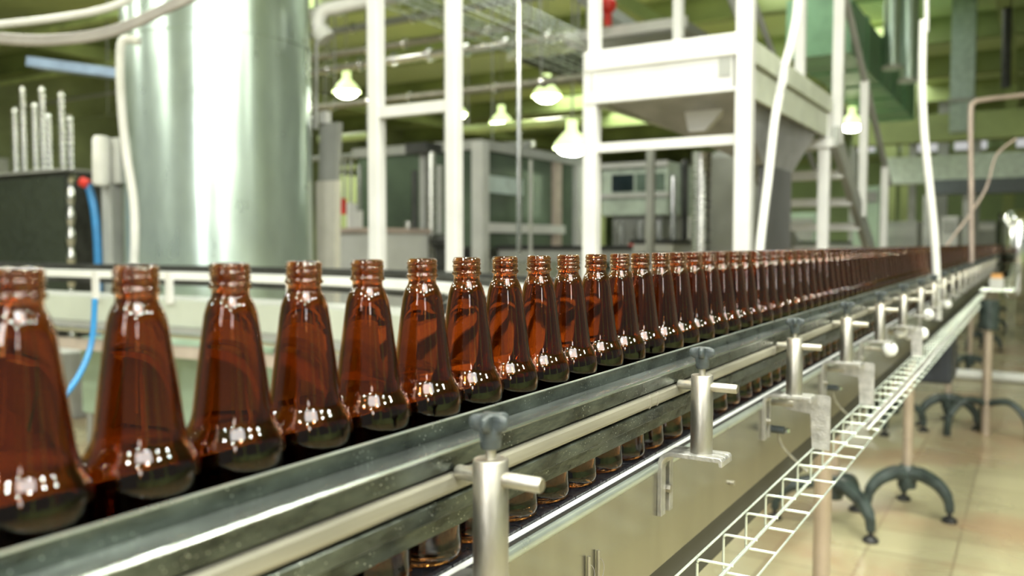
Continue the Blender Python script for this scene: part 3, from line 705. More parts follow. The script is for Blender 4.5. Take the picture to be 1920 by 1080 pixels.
cm = PY(1268, 457, 5.6); fin(box(nb(), (cm.x-0.03, 5.57, zt-0.06), (cm.x+0.03, 5.63, CEIL-1)), 'rail_post', M_white, pl)
c5 = vpost(pl, 1543, PYb, PY(1543, 185, PYb).z, 0.075)
c6 = PY(1499, 200, PYb-0.4); fin(box(nb(), (c6.x-0.03, PYb-0.43, zb_), (c6.x+0.03, PYb-0.37, CEIL-0.8)), 'rail_post', M_white, pl)
c7 = PY(1571, 200, PYb+0.1); fin(box(nb(), (c7.x-0.035, PYb+0.065, PY(1571, 268, PYb).z), (c7.x+0.035, PYb+0.135, CEIL-0.8)), 'rail_post', M_white, pl)
vpost(pl, 1219, PYb, zb_, 0.06, m=M_grey)
# hopper slung under the platform
hp = thing('hopper', 'grey pressed-metal hopper slung under the white platform', 'hopper', (-1.65, 5.0, zb_-0.35))
bm = nb()
def frust(bm, x0, x1, y0, y1, z1, X0, X1, Y0_, Y1_, z0):
    a = [bm.verts.new(p) for p in ((x0, y0, z1), (x1, y0, z1), (x1, y1, z1), (x0, y1, z1))]
    b = [bm.verts.new(p) for p in ((X0, Y0_, z0), (X1, Y0_, z0), (X1, Y1_, z0), (X0, Y1_, z0))]
    for j in range(4): bm.faces.new((a[j], a[(j+1) % 4], b[(j+1) % 4], b[j]))
    bm.faces.new(a[::-1]); bm.faces.new(b)
frust(bm, XA+0.06, XB-0.05, PYf+0.15, PYb-0.1, zb_+0.02, XA+0.62, XB-0.12, PYf+0.9, PYb-0.5, zb_-0.28)
fin(bm, 'cone', mat('hopper_steel', (0.42, 0.42, 0.43), 0.4, 0.5), hp)
fin(box(nb(), (XA+0.70, PYf+0.95, 0.9), (XB-0.16, PYb-0.55, zb_-0.28)), 'chute', mat('chute_steel', (0.16, 0.16, 0.16), 0.35, 0.5), hp)
bm = nb(); q = (XA+0.42, PYf+0.28)
frust(bm, q[0], q[0]+0.28, q[1], q[1]+0.1, zb_+0.02, q[0]+0.03, q[0]+0.12, q[1]+0.02, q[1]+0.06, zb_-0.14)
fin(bm, 'hook_plate', M_white, hp)

# ------------------------------------------------------------------ staircase
st = thing('staircase', 'grey steel staircase descending from the far end of the white platform', 'staircase', (-1.45, 7.1, 0))
XS1 = PY(1565, 265, PYb).x; XS0 = XS1-0.62
zs1 = PY(1565, 255, PYb).z; pe = PXp(1622, 440, XS1)
sl = (pe.z-zs1)/(pe.y-PYb); ye = PYb+(0.0-zs1)/sl
for x in (XS1, XS0):
    a = Vector((x, PYb, zs1)); b = Vector((x, ye, 0.0))
    fin(sweep(nb(), [a, b], rect(0.05, 0.16)), 'stringer', M_grey, st)
n = 11
for k in range(n):
    z = zs1-0.02-k*(zs1/n); yy = PYb+(z-zs1)/sl
    fin(box(nb(), (XS0, yy-0.10, z-0.06), (XS1, yy+0.12, z)), 'tread', M_white, st)
# hand rail with posts
for (u, v0, ) in ((1622, 152), (1660, 312)):
    # baluster stands on the stringer
    for yy in [None]:
        r_ = PXp(u, v0, XS1+0.02)
        zlow = zs1+(r_.y-PYb)*sl
        fin(box(nb(), (r_.x-0.03, r_.y-0.03, max(0.0, zlow)), (r_.x+0.03, r_.y+0.03, r_.z)), 'baluster', M_white, st)
r1 = PXp(1622, 152, XS1+0.02); r2 = PXp(1660, 312, XS1+0.02); d = (r2-r1)
fin(tube(nb(), [r1-d*0.9, r1, r2, r2+d*0.25], 0.026, 10), 'handrail', M_grey, st, smooth=True)
r3 = PXp(1500, 20, XS0); r4 = PXp(1590, 110, XS0)
fin(tube(nb(), [r1-d*0.9+Vector((XS0-XS1, 0, 0)), r2+d*0.25+Vector((XS0-XS1, 0, 0))], 0.024, 10), 'handrail', M_grey, st, smooth=True)

# ------------------------------------------------------------------ hoses, conduits, rods
def hose(P, r, m, name, lab, cat='hose', group=None, n=12):
    return tag(fin(tube(nb(), spline(P, 8), r, n), name, m, smooth=True), lab, cat, group)
t = thing('air_hose', 'white hanging hose with a dark joint in front of the platform stairs', 'hose', tuple(W(1425, 480, 3.45)))
fin(tube(nb(), spline([W(1500, -160, 3.5), W(1496, 0, 3.5), W(1486, 70, 3.5), W(1471, 125, 3.5)]), 0.019, 12), 'upper_tube', M_hose, t, smooth=True)
fin(tube(nb(), [W(1471, 122, 3.5), W(1468, 150, 3.5), W(1461, 178, 3.5)], 0.021, 12, radii=[0.8, 1, 0.8]), 'coupling', M_lgrey, t, smooth=True)
fin(tube(nb(), spline([W(1462, 176, 3.5), W(1452, 230, 3.5), W(1441, 330, 3.48), W(1431, 410, 3.46), W(1424, 475, 3.45), W(1420, 560, 3.45)]), 0.018, 12), 'lower_tube', M_hose, t, smooth=True)
t = thing('conduit', 'tall slightly bent white conduit rising from the rail at right', 'conduit', tuple(W(1757, 545, 4.1)))
fin(tube(nb(), spline([W(1731, 38, 4.1), W(1729, 150, 4.1), W(1733, 250, 4.1), W(1743, 350, 4.1), W(1752, 440, 4.1), W(1757, 545, 4.1), W(1758, 600, 4.1)]), 0.0185, 14), 'tube', M_hose, t, smooth=True)
fin(tube(nb(), [W(1737, 60, 4.12), W(1736, -300, 4.12)], 0.012, 10), 'inner_pipe', M_lgrey, t, smooth=True)
hose([W(262, 78, 5.2), W(236, 74, 5.2), W(226, 95, 5.2), W(227, 180, 5.2), W(236, 280, 5.2), W(250, 370, 5.2), W(253, 440, 5.2), W(250, 540, 5.2), W(248, 760, 5.2)], 0.026, M_hose, 'hose', 'white hose hanging down along the left side of the tank')
hose([W(1822, 500, 6.6), W(1821, 350, 6.6), W(1820, 215, 6.6), W(1826, 193, 6.6), W(1850, 186, 6.6), W(1940, 176, 6.6), W(2100, 158, 6.6)], 0.019, M_pink, 'conduit', 'thin brownish pipe loop bending right near the right edge', 'pipe')
hose([W(1905, 260, 6.6), W(1868, 292, 6.6), W(1850, 350, 6.6), W(1820, 400, 6.6), W(1760, 480, 6.6)], 0.009, M_pink, 'cable', 'thin cable sagging across the thin brownish pipe loop', 'cable')
o = fin(tube(nb(), [PY(973, 478, 5.2), PY(973, -40, 5.2)], 0.017, 12), 'support_rod', M_chrome, smooth=True)
tag(o, 'thin bright vertical steel rod between the white frame and the platform', 'rod')
o = fin(tube(nb(), [Vector((*PY(995, 457, 5.6).xy, 0)), PY(995, 300, 5.6)], 0.014, 12), 'support_rod', M_grey, smooth=True)
tag(o, 'shorter dull rod right of the thin bright vertical one', 'rod')
tag(fin(tube(nb(), [Vector((*PY(1316, 457, 5.3).xy, 0)), PY(1316, 286, 5.3)], 0.062, 24), 'steel_column', M_steel, smooth=True), 'round steel column standing under the white platform', 'column')
# cables across the top left
for k, (dv, r, m, lab) in enumerate(((0, 0.020, M_hose, 'uppermost white cable sweeping across the top left corner'), (32, 0.017, M_cable, 'upper grey cable of the sagging pair across the top left corner'), (41, 0.020, M_cable, 'lower grey cable of the sagging pair across the top left corner'))):
    if k == 0: P = [W(-120, 60, 4.6), W(0, 46, 4.6), W(90, 36, 4.6), W(175, 22, 4.6), W(235, 2, 4.6), W(300, -40, 4.6)]
    else: P = [W(-120, 20+dv, 4.5), W(0, 35+dv, 4.5), W(100, 38+dv, 4.5), W(210, 22+dv, 4.5), W(330, -30+dv, 4.5), W(460, -90+dv, 4.5)]
    hose(P, r, m, 'cable', lab, 'cable', 'cables across the top left corner')
o = fin(bar(nb(), W(60, 118, 8.5), W(228, 140, 8.5), 0.2, 0.09), 'roof_bracket', M_bluebeam); tag(o, 'blue-grey bar under the roof left of the tank', 'beam')

# ------------------------------------------------------------------ left clutter: control post, blue hose, corrugated hoses, dark cabinet
t, xa, xb, za, zb = boxcab('glass_cabinet', 'dark glass fronted cabinet at the far left behind the curved conveyor', 'cabinet', -80, 128, 336, 560, 6.2, 0.7, M_dark, floor=True)
fin(box(nb(), (xa+0.06, 6.19, 0.5), (xb-0.06, 6.2, zb-0.06)), 'glass_front', M_dglass, t)
fin(box(nb(), (xa-0.02, 6.15, zb), (xb+0.02, 6.95, zb+0.03)), 'top_edge', M_grey, t)
rr = random.Random(5)
for k, (u, va, vb) in enumerate(((30, 205, 334), (46, 165, 334), (67, 195, 334), (82, 165, 334), (93, 215, 334), (118, 175, 334), (133, 220, 334))):
    a = PY(u, vb, 6.5); b = PY(u, va, 6.5); n = max(4, int((b.z-a.z)/0.075)); pts = []; rad = []
    for i in range(n*6+1):
        z = a.z+(b.z-a.z)*i/(n*6); pts.append(Vector((a.x, 6.5, z+0.03))); rad.append(1+0.42*math.sin(2*PI*i/6))
    o = fin(tube(nb(), pts, 0.034, 14, radii=rad), 'ribbed_hose', M_chrome, smooth=True)
    tag(o, ['leftmost short ribbed metal hose', 'second ribbed metal hose from the left, taller than the first', 'third ribbed metal hose from the left', 'fourth ribbed metal hose, in the middle of the bundle', 'fifth ribbed metal hose from the left, short', 'sixth ribbed metal hose from the left, tall', 'rightmost short ribbed metal hose'][k]+' standing on the dark cabinet', 'hose', 'ribbed metal hoses on the dark cabinet')
a = PY(132, 560, 5.4); a.z = 0.0; b = PY(132, 340, 5.4); pts = []; rad = []
for i in range(73): pts.append(a.lerp(b, i/72)); rad.append(1+0.22*math.sin(2*PI*i/8))
pts += [b+Vector((0.03, 0, 0.04)), b+Vector((0.10, 0, 0.045))]; rad += [0.9, 0.9]
tag(fin(tube(nb(), pts, 0.036, 14, radii=rad), 'ribbed_hose', M_chrome, smooth=True), 'single ribbed shiny hose bending over left of the blue hose', 'hose')
hose([W(163, 342, 6.0), W(172, 370, 6.0), W(180, 420, 6.0), W(184, 490, 6.0), W(184, 560, 6.0), W(180, 700, 6.0)], 0.026, M_blue, 'hose', 'thick blue hose hanging left of the tank')
tag(fin(tube(nb(), [W(152, 340, 5.98), W(166, 346, 5.98)], 0.034, 12), 'hose_coupling', M_red, smooth=True), 'red coupling at the top of the thick blue hose', 'coupling')
t = thing('control_post', 'grey post carrying a white cylinder, left of the tank', 'post', tuple(Vector((*W(205, 457, 6.0).xy, 0))))
c = W(212, 457, 6.0)
fin(box(nb(), (c.x-0.06, c.y-0.04, 0), (c.x+0.05, c.y+0.04, W(212, 345, 6.0).z)), 'post', M_grey, t)
c2_ = W(190, 300, 5.9)
fin(tube(nb(), [W(190, 348, 5.9), W(190, 342, 5.9), W(190, 262, 5.9), W(190, 256, 5.9)], 0.058, 20, radii=[0.8, 1, 1, 0.8]), 'cylinder', M_hose, t, smooth=True)
fin(box(nb(), (c.x-0.1, c.y-0.03, W(212, 345, 6.0).z), (c.x+0.14, c.y+0.05, W(212, 262, 6.0).z)), 'backplate', M_lgrey, t)
# leaning beige panel, silo leg right of tank
t = thing('guard_panel', 'narrow beige guard panel with grey top just right of the tank', 'panel', tuple(Vector((*W(610, 457, 5.6).xy, 0))))
a = PY(592, 340, 4.9); b = PY(624, 340, 4.9)
bm = nb(); frust(bm, a.x, b.x+0.03, 4.9, 4.96, a.z, a.x, b.x-0.02, 4.9, 4.96, 0.0); fin(bm, 'panel', M_beigep, t)
bm = nb(); zt_ = PY(600, 232, 4.9).z; frust(bm, a.x+0.05, b.x+0.06, 4.9, 4.95, zt_, a.x+0.03, b.x+0.03, 4.9, 4.95, a.z); fin(bm, 'upper_panel', M_grey, t)
fin(box(nb(), (a.x+0.06, 4.88, zt_), (a.x+0.13, 4.94, zt_+0.09)), 'cap', M_white, t)
o = fin(tube(nb(), [PY(592, 242, 5.1), PY(594, -60, 5.1)], 0.016, 10), 'drop_pipe', M_lgrey, smooth=True); tag(o, 'thin light pipe dropping from the roof at the tank edge', 'pipe')
# filler machine in the left middle: base, red and white valves, vertical rods
t, xa, xb, za, zb = boxcab('filling_machine', 'grey machine base carrying red and white valves between the guard panel and white post', 'machine', 628, 697, 432, 600, 5.6, 0.8, M_lgrey, floor=True)
for k, (u, v0, v1, m, nm, r) in enumerate(((640, 372, 402, M_red, 'red_valve', 0.045), (656, 380, 430, M_white, 'valve', 0.03), (667, 382, 430, M_white, 'valve', 0.022), (676, 395, 430, M_white, 'valve', 0.02), (646, 300, 372, M_grey, 'tube', 0.012), (658, 300, 380, M_grey, 'tube', 0.012), (673, 310, 395, M_chrome, 'tube', 0.02))):
    a = PY(u, v1, 5.75); b = PY(u, v0, 5.75); fin(tube(nb(), [a, b], r, 12), nm, m, t, smooth=True)
fin(box(nb(), (xa-0.02, 5.58, zb-0.02), (xb+0.02, 6.42, zb+0.02)), 'table_edge', M_pink, t)
# vertical machine columns between the two white posts
cols = thing('lifting_column', 'group of grey vertical lifting tubes with a dark head between the white frame posts', 'lifting machine', tuple(Vector((*PY(805, 457, 6.6).xy, 0))))
for (u, v0, r, m) in ((793, 285, 0.035, M_grey), (808, 285, 0.042, M_steel), (824, 310, 0.03, M_grey), (765, 415, 0.035, M_steel), (777, 320, 0.028, M_dark)):
    q = PY(u, 457, 6.6); b = PY(u, v0, 6.6); fin(tube(nb(), [(q.x, q.y, 0), b], r, 12), 'column', m, cols, smooth=True)
a = PY(772, 290, 6.6); b = PY(812, 268, 6.6)
fin(box(nb(), (a.x, 6.5, a.z), (b.x, 6.75, b.z)), 'head', M_dark, cols)
t, xa, xb, za, zb = boxcab('pump_unit', 'dark pump unit low behind the second white frame post', 'pump', 815, 850, 462, 540, 6.4, 0.3, M_dark, floor=True)
fin(tube(nb(), [(xa, 6.4, zb+0.05), (xb, 6.4, zb+0.05)], 0.07, 14), 'barrel', M_dark, t, smooth=True)
# long dark bench conveyor behind
def longbox(name, lab, cat, X0, X1, Y0_, Y1_, z0, z1, m, top=None):
    t = thing(name, lab, cat, ((X0+X1)/2, (Y0_+Y1_)/2, 0))
    fin(box(nb(), (X0, Y0_, z0), (X1, Y1_, z1)), 'frame', m, t)
    yy = Y0_+0.1; 
    nleg = 0
    horiz = abs(X1-X0) > abs(Y1_-Y0_)
    L0, L1 = (X0, X1) if horiz else (Y0_, Y1_)
    k = 0
    while L0+0.1+k*1.2 < L1 and k < 12:
        c = L0+0.1+k*1.2; k += 1
        if horiz: fin(box(nb(), (c, Y0_+0.05, 0), (c+0.06, Y0_+0.11, z0)), 'leg', M_lgrey, t)
        else: fin(box(nb(), (X1-0.11, c, 0), (X1-0.05, c+0.06, z0)), 'leg', M_lgrey, t)
    if top: fin(box(nb(), (X0-0.02, Y0_-0.02, z1), (X1+0.02, Y1_+0.02, z1+0.04)), 'top_rail', top, t)
    return t
longbox('conveyor', 'long dark topped conveyor running away behind the bottles on the right', 'conveyor', -3.1, -2.72, 7.2, 17, 1.22, 1.30, M_lgrey, M_blackp)
longbox('conveyor', 'dark cross conveyor low behind the white frame and platform posts', 'conveyor', -4.8, -3.2, 7.6, 8.1, 1.12, 1.24, M_grey, M_blackp)
# grey-green glass enclosure
z_t = PXp(905, 262, -4.9).z; ya = PXp(905, 262, -4.9).y; yb_ = PXp(1092, 300, -4.9).y
en = thing('machine_enclosure', 'large enclosure with greenish glass side and grey corner posts behind the thin rod', 'machine', (-5.7, (ya+yb_)/2, 0))
fin(box(nb(), (-6.6, ya, 1.25), (-4.93, yb_, z_t-0.1)), 'glass_side', M_gpanel, en)
fin(box(nb(), (-6.6, ya-0.02, 0.0), (-4.92, yb_, 1.25)), 'base', M_steel, en)
fin(box(nb(), (-4.95, ya, 1.42), (-4.88, yb_-0.5, 1.52)), 'bright_sill', M_white, en)  # white strip standing in for a band reflected in the enclosure
fin(box(nb(), (-6.65, ya-0.05, z_t-0.1), (-4.88, yb_+0.1, z_t)), 'roof_edge', M_grey, en)
fin(box(nb(), (-5.0, ya-0.06, 0), (-4.86, ya+0.06, z_t-0.02)), 'corner_post', M_lgrey, en)
fin(box(nb(), (-5.0, yb_-0.20, 0), (-4.86, yb_-0.02, z_t-0.1)), 'corner_post', M_lgrey, en)
fin(box(nb(), (-5.0, yb_-0.75, 1.2), (-4.9, yb_-0.55, z_t-0.1)), 'door_post', M_pink, en)
p = PXp(935, 345, -4.92)
fin(box(nb(), (-4.925, p.y-0.3, p.z-0.1), (-4.915, p.y+0.5, p.z+0.08)), 'notice', mat('pale_blue_notice', (0.50, 0.60, 0.58), 0.4), en)
# white cased machine
t, xa, xb, za, zb = boxcab('packing_machine', 'white cased machine with dark windows seen between the platform posts', 'machine', 1128, 1252, 308, 405, 9.0, 0.9, mat('machine_white', (0.62, 0.72, 0.62), 0.4))
w_ = xb-xa
fin(box(nb(), (xa+w_*0.17, 8.985, za+0.27), (xa+w_*0.50, 9.0, zb-0.13)), 'window', M_screen, t)
fin(box(nb(), (xa+w_*0.54, 8.985, za+0.27), (xa+w_*0.96, 9.0, zb-0.13)), 'window', mat('green_tinted_window', (0.16, 0.22, 0.18), 0.15), t)
fin(box(nb(), (xa-0.02, 8.95, za+0.20), (xb+0.03, 9.0, za+0.25)), 'ledge', M_white, t)
fin(box(nb(), (xa-0.03, 8.93, zb-0.06), (xb+0.02, 9.0, zb)), 'canopy_lip', M_white, t)
fin(box(nb(), (xa+0.1, 9.1, 1.0), (xb-0.1, 9.7, za)), 'gearbox', M_grey, t)
fin(box(nb(), (xa+0.05, 9.1, 0), (xb-0.05, 9.8, 1.0)), 'base', M_lgrey, t)
for u in (1165, 1200, 1235):
    a = PY(u, 470, 8.9); b = PY(u, 415, 8.9); fin(tube(nb(), [Vector((a.x, 8.9, 1.0)), b], 0.035, 12), 'cylinder', M_chrome, t, smooth=True)
for u, v, m in ((1184, 463, M_red), (1196, 461, M_yellow)):
    p = PY(u, v, 7.85); bm = nb(); bmesh.ops.create_uvsphere(bm, u_segments=14, v_segments=10, radius=0.035, matrix=Matrix.Translation(p))
    lathe(bm, [(0.05, -0.06), (0.05, -0.03), (0.0, -0.03)], tuple(p), 12)
    box(bm, (p.x-0.02, p.y-0.02, 1.24), (p.x+0.02, p.y+0.02, p.z))
    tag(fin(bm, 'push_button', m, smooth=True), ('red' if m is M_red else 'yellow')+' button dome just above the bottle caps by the left platform post', 'button')
# dark tank under stairs
t = thing('process_tank', 'large dull grey tank behind the right platform post', 'tank', tuple(Vector((*W(1400, 457, 7.8).xy, 0))))
c = W(1392, 457, 7.8)
fin(lathe(nb(), [(0, 0.3), (0.30, 0.35), (0.34, 0.5), (0.34, W(1400, 300, 7.8).z), (0.25, W(1400, 285, 7.8).z), (0, W(1400, 280, 7.8).z)], (c.x, c.y, 0), 40), 'shell', M_grey, t, smooth=True)
for k in range(3):
    a = k*2*PI/3; fin(box(nb(), (c.x+0.25*math.cos(a)-0.03, c.y+0.25*math.sin(a)-0.03, 0), (c.x+0.25*math.cos(a)+0.03, c.y+0.25*math.sin(a)+0.03, 0.45)), 'leg', M_grey, t)

# ------------------------------------------------------------------ overhead: pipes along X, wire trays, walkway
def xpipe(u0, v0, u1, v1, Y, r, m, lab, fl=True):
    a = PY(u0, v0, Y); b = PY(u1, v1, Y); b.z = a.z if abs(b.z-a.z) < 0.4 else b.z
    t = thing('overhead_pipe', lab, 'pipe', ((a.x+b.x)/2, Y, min(a.z, b.z)-r), 'overhead pipes crossing the hall')
    fin(tube(nb(), [a, b], r, 12), 'pipe', m, t, smooth=True)
    L_ = (b-a).length; n = int(L_/0.5)
    if fl:
        for k in range(1, n):
            q = a.lerp(b, k/n); d = (b-a).normalized()*0.02
            fin(tube(nb(), [q-d, q+d], r*1.5, 12), 'flange', M_chrome, t, smooth=True)
    for f_ in (0.15, 0.85):
        q = a.lerp(b, f_); fin(tube(nb(), [q, (q.x, q.y, CEIL)], 0.008, 6), 'hanger', M_grey, t)
xpipe(560, 112, 1000, 55, 8.0, 0.045, M_post, 'upper silver overhead pipe right of the tank')
xpipe(560, 137, 1110, 100, 8.2, 0.060, M_chrome, 'middle shiny overhead pipe with flanges right of the tank')
xpipe(560, 205, 1115, 128, 7.5, 0.040, M_post, 'lower thin overhead pipe passing behind the white frame posts')
xpipe(560, 30, 900, -20, 7.0, 0.06, M_lgrey, 'topmost pale overhead pipe at the upper edge right of the tank')
xpipe(560, 300, 1000, 235, 9.5, 0.04, M_grey, 'lowest dull overhead pipe above the lifting tubes', False)
xpipe(560, 70, 1110, 20, 9.0, 0.05, M_grey, 'dull overhead pipe near the top between frame and platform')
# elbow duct near the tank
t = thing('pipe_elbow', 'pale bent pipe elbow at the top right of the tank', 'pipe', tuple(W(605, 60, 6.0)))
fin(tube(nb(), spline([W(700, 0, 6.0), W(640, 12, 6.0), W(604, 22, 6.0), W(596, 50, 6.0), W(608, 68, 6.0)]), 0.05, 14), 'elbow', M_white, t, smooth=True)
fin(tube(nb(), [W(600, 58, 6.0), W(612, 74, 6.0)], 0.07, 14), 'flange', M_lgrey, t, smooth=True)
def ytray(X, Zb, Y0_, Y1_, wd, lab, n):
    t = thing('overhead_cable_tray', lab, 'cable tray', (X+wd/2, Y0_, Zb), 'overhead wire trays')
    for (x, z) in ((X, Zb), (X+wd, Zb), (X, Zb+0.10), (X+wd, Zb+0.10), (X+wd, Zb+0.05)):
        fin(tube(nb(), [(x, Y0_, z), (x, Y1_, z)], 0.007, 6), 'long_wire', M_tray, t)
    for k in range(n):
        yy = Y0_+(Y1_-Y0_)*k/n
        fin(tube(nb(), [(X, yy, Zb+0.1), (X, yy, Zb), (X+wd, yy, Zb), (X+wd, yy, Zb+0.1)], 0.005, 5), 'rung', M_tray, t)
    for k in range(4):
        yy = Y0_+(Y1_-Y0_)*(k+0.5)/4; fin(tube(nb(), [(X+wd, yy, Zb), (X+wd, yy, CEIL)], 0.008, 6), 'hanger', M_grey, t)
pe_ = PXp(1105, 112, -4.3)
ytray(-4.3, pe_.z, 3.5, pe_.y+0.2, 0.30, 'wire basket tray sloping down toward the platform at top centre', 34)
pe2 = PXp(1110, 135, -4.9)
ytray(-5.1, pe2.z-0.05, 4.5, pe2.y+0.5, 0.25, 'second wire basket tray just below the first at top centre', 26)
# grating walkway
a = PY(955, 110, 9.4); b = PY(1120, 100, 9.4)
t = thing('walkway', 'dark grating walkway hung under the roof at top centre', 'walkway', ((a.x+b.x)/2, 10.4, a.z))
bm = nb(); 
for k in range(26): box(bm, (a.x, 9.4+0.08*k, a.z), (b.x, 9.43+0.08*k, a.z+0.04))
fin(bm, 'grating', M_dark, t)
fin(box(nb(), (a.x, 9.34, a.z-0.03), (b.x, 9.4, a.z+0.1)), 'edge_beam', M_chrome, t); fin(box(nb(), (a.x, 11.48, a.z-0.03), (b.x, 11.54, a.z+0.1)), 'edge_beam', M_chrome, t)
for x in (a.x+0.05, b.x-0.05): fin(tube(nb(), [(x, 9.4, a.z), (x, 9.4, CEIL)], 0.015, 6), 'hanger', M_grey, t)
a = PY(1125, 62, 8.0); b = PY(1290, 40, 8.0)
t = thing('equipment_shelf', 'dark shelf slab with pale front behind the top of the platform', 'shelf', ((a.x+b.x)/2, 8.5, a.z-0.1))
fin(box(nb(), (a.x-0.4, 8.0, a.z-0.08), (b.x, 9.6, a.z)), 'slab', M_grey, t); fin(box(nb(), (a.x-0.4, 7.96, a.z-0.06), (b.x, 8.0, a.z+0.04)), 'front_edge', M_white, t)
for x in (a.x-0.3, b.x-0.1): fin(tube(nb(), [(x, 8.1, a.z), (x, 8.1, CEIL)], 0.015, 6), 'hanger', M_grey, t)
p = W(1140, 10, 8.4)
bm = nb(); bmesh.ops.create_uvsphere(bm, u_segments=16, v_segments=10, radius=0.085, matrix=Matrix.Translation(p))
box(bm, (p.x-0.03, p.y-0.03, a.z), (p.x+0.03, p.y+0.03, p.z))
tag(fin(bm, 'warning_beacon', M_red, smooth=True), 'red round beacon at the top edge above the platform', 'beacon')
bm = nb(); bar(bm, W(1330, -120, 7.5), W(1400, 62, 7.5), 0.07, 0.09); tag(fin(bm, 'roof_brace', M_grey), 'dark brace slanting down to the platform top', 'brace')
o = fin(bar(nb(), PXp(1090, -10, -4.0), PXp(1240, 90, -4.0), 0.12, 0.12), 'roof_brace', M_grey); tag(o, 'dark channel slanting above the wire basket tray', 'brace')

# ------------------------------------------------------------------ right background
# big inclined green duct running away above
pa_ = PXp(1590, 60, -2.6); pb_ = PXp(1712, 170, -2.6)
t = thing('air_duct', 'big square green duct running away above the stairs', 'duct', (-2.2, (pa_.y+pb_.y)/2, 3.0))
a = PXp(1590, 95, -2.2); b = PXp(1712, 185, -2.2)
zb1 = PXp(1712, 222, -2.2).z; 
fin(box(nb(), (-3.0, a.y, zb1), (-2.2, b.y, zb1+0.75)), 'duct_body', M_duct, t)
fin(box(nb(), (-3.02, b.y, zb1-0.03), (-2.17, b.y+0.12, zb1+0.78)), 'end_flange', M_duct, t)
for k in range(5): fin(box(nb(), (-3.02, a.y-0.01+(b.y-a.y)*k/5, zb1-0.03), (-2.17, a.y+(b.y-a.y)*k/5+0.05, zb1+0.78)), 'rib', M_duct, t)
for y_ in (a.y+0.5, b.y-0.5):
    fin(tube(nb(), [(-2.6, y_, zb1+0.7), (-2.6, y_, CEIL)], 0.012, 6), 'hanger', M_grey, t)
for k, (u, v1, r, lab) in enumerate(((1673, 130, 0.17, 'left one of two silver ducts dropping from the roof'), (1703, 155, 0.17, 'right one of two silver ducts dropping from the roof'))):
    c = W(u, v1, 13.0)
    t = thing('vertical_duct', lab, 'duct', (c.x, c.y, c.z), 'silver ducts dropping from the roof')
    fin(tube(nb(), [c, (c.x, c.y, CEIL)], r*0.8, 20), 'pipe', M_galv, t, smooth=True)
    fin(lathe(nb(), [(r*0.8, 0), (r*0.9, 0.0), (r*0.9, 0.05), (r*0.8, 0.05)], (c.x, c.y, c.z), 20), 'collar', M_lgrey, t, smooth=True)
c = W(1803, 190, 16.0); t = thing('vertical_duct', 'wide pale duct column behind the brownish pipe loop', 'duct', (c.x, c.y, 2.9))
fin(box(nb(), (c.x-0.2, c.y, W(1803, 245, 16).z), (c.x+0.2, c.y+0.4, CEIL)), 'pipe', mat('pale_duct', (0.42, 0.52, 0.48), 0.5), t)
fin(box(nb(), (c.x-0.24, c.y-0.04, W(1803, 190, 16).z), (c.x+0.24, c.y+0.44, W(1803, 184, 16).z)), 'collar', M_grey, t)
c = W(1886, 100, 14.0); tag(fin(tube(nb(), [W(1886, 165, 14), (c.x, c.y, CEIL)], 0.07, 12), 'drop_pipe', M_dark, smooth=True), 'dark vertical pipe under the roof near the right edge', 'pipe')
# gantries spanning the back of the hall
def gantry(Y, v0, v1, u0, u1, m, lab, cat='gantry'):
    a = PY(u0, v0, Y); b = PY(u1, v1, Y)
    t = thing('gantry', lab, cat, ((a.x+b.x)/2, Y, 0)); fin(box(nb(), (a.x, Y, b.z), (b.x, Y+0.5, a.z)), 'girder', m, t)
    L_ = b.x-a.x; n = 4
    for k in range(n+1):
        x = a.x+L_*k/n
        if abs(x+0.45) < 0.5: continue
        fin(box(nb(), (x-0.08, Y+0.1, 0), (x+0.08, Y+0.25, b.z)), 'post', M_grey, t)
    return t, a, b
t, a, b = gantry(20, 296, 332, 1655, 2060, mat('pale_girder', (0.55, 0.64, 0.56), 0.5), 'wide pale green girder across the back of the hall at right')
t, a, b = gantry(18, 338, 356, 1740, 2060, mat('dark_girder', (0.07, 0.085, 0.09), 0.5), 'narrow dark girder just below the pale one')
t, a, b = gantry(22, 225, 245, 1600, 2100, M_olive, 'dark olive girder above the bright roof windows')
M_win = bpy.data.materials.new('bright_window'); M_win.use_nodes = True
bb = M_win.node_tree.nodes['Principled BSDF']; bb.inputs['Emission Color'].default_value = (0.93, 0.93, 0.97, 1); bb.inputs['Emission Strength'].default_value = 0.85; bb.inputs['Base Color'].default_value = (0.6, 0.6, 0.6, 1)
for k, (u0, u1) in enumerate(((1690, 1757), (1790, 1850), (1885, 1960), (1600, 1640))):
    a = PY(u0, 258, 34); b = PY(u1, 284, 34)
    o = tag(fin(box(nb(), (a.x, 34, b.z), (b.x, 34.1, a.z)), 'window_%d' % (k+1), M_win), kind='structure')
bm = nb(); A = PY(1300, 235, 34.15); B = PY(2300, 310, 34.15)
struct('partition_wall', box(bm, (A.x, 34.12, 0), (XR, 34.3, CEIL)), M_wallg)
bm = nb(); box(bm, (A.x, 33.9, PY(1700, 286, 34).z-0.25), (XR, 34.1, PY(1700, 286, 34).z-0.02)); box(bm, (A.x, 33.9, PY(1700, 256, 34).z+0.02), (XR, 34.1, PY(1700, 256, 34).z+0.5))
struct('trim_1', bm, M_olive)
for k, (u, Y, wd, m) in enumerate(((1700, 26, 0.35, M_olive), (1765, 30, 0.3, M_grey), (1665, 28, 0.4, M_olive), (1890, 24, 0.25, M_olive))):
    c = PY(u, 400, Y); struct('column', box(nb(), (c.x-wd/2, Y, 0), (c.x+wd/2, Y+wd, CEIL)), m)
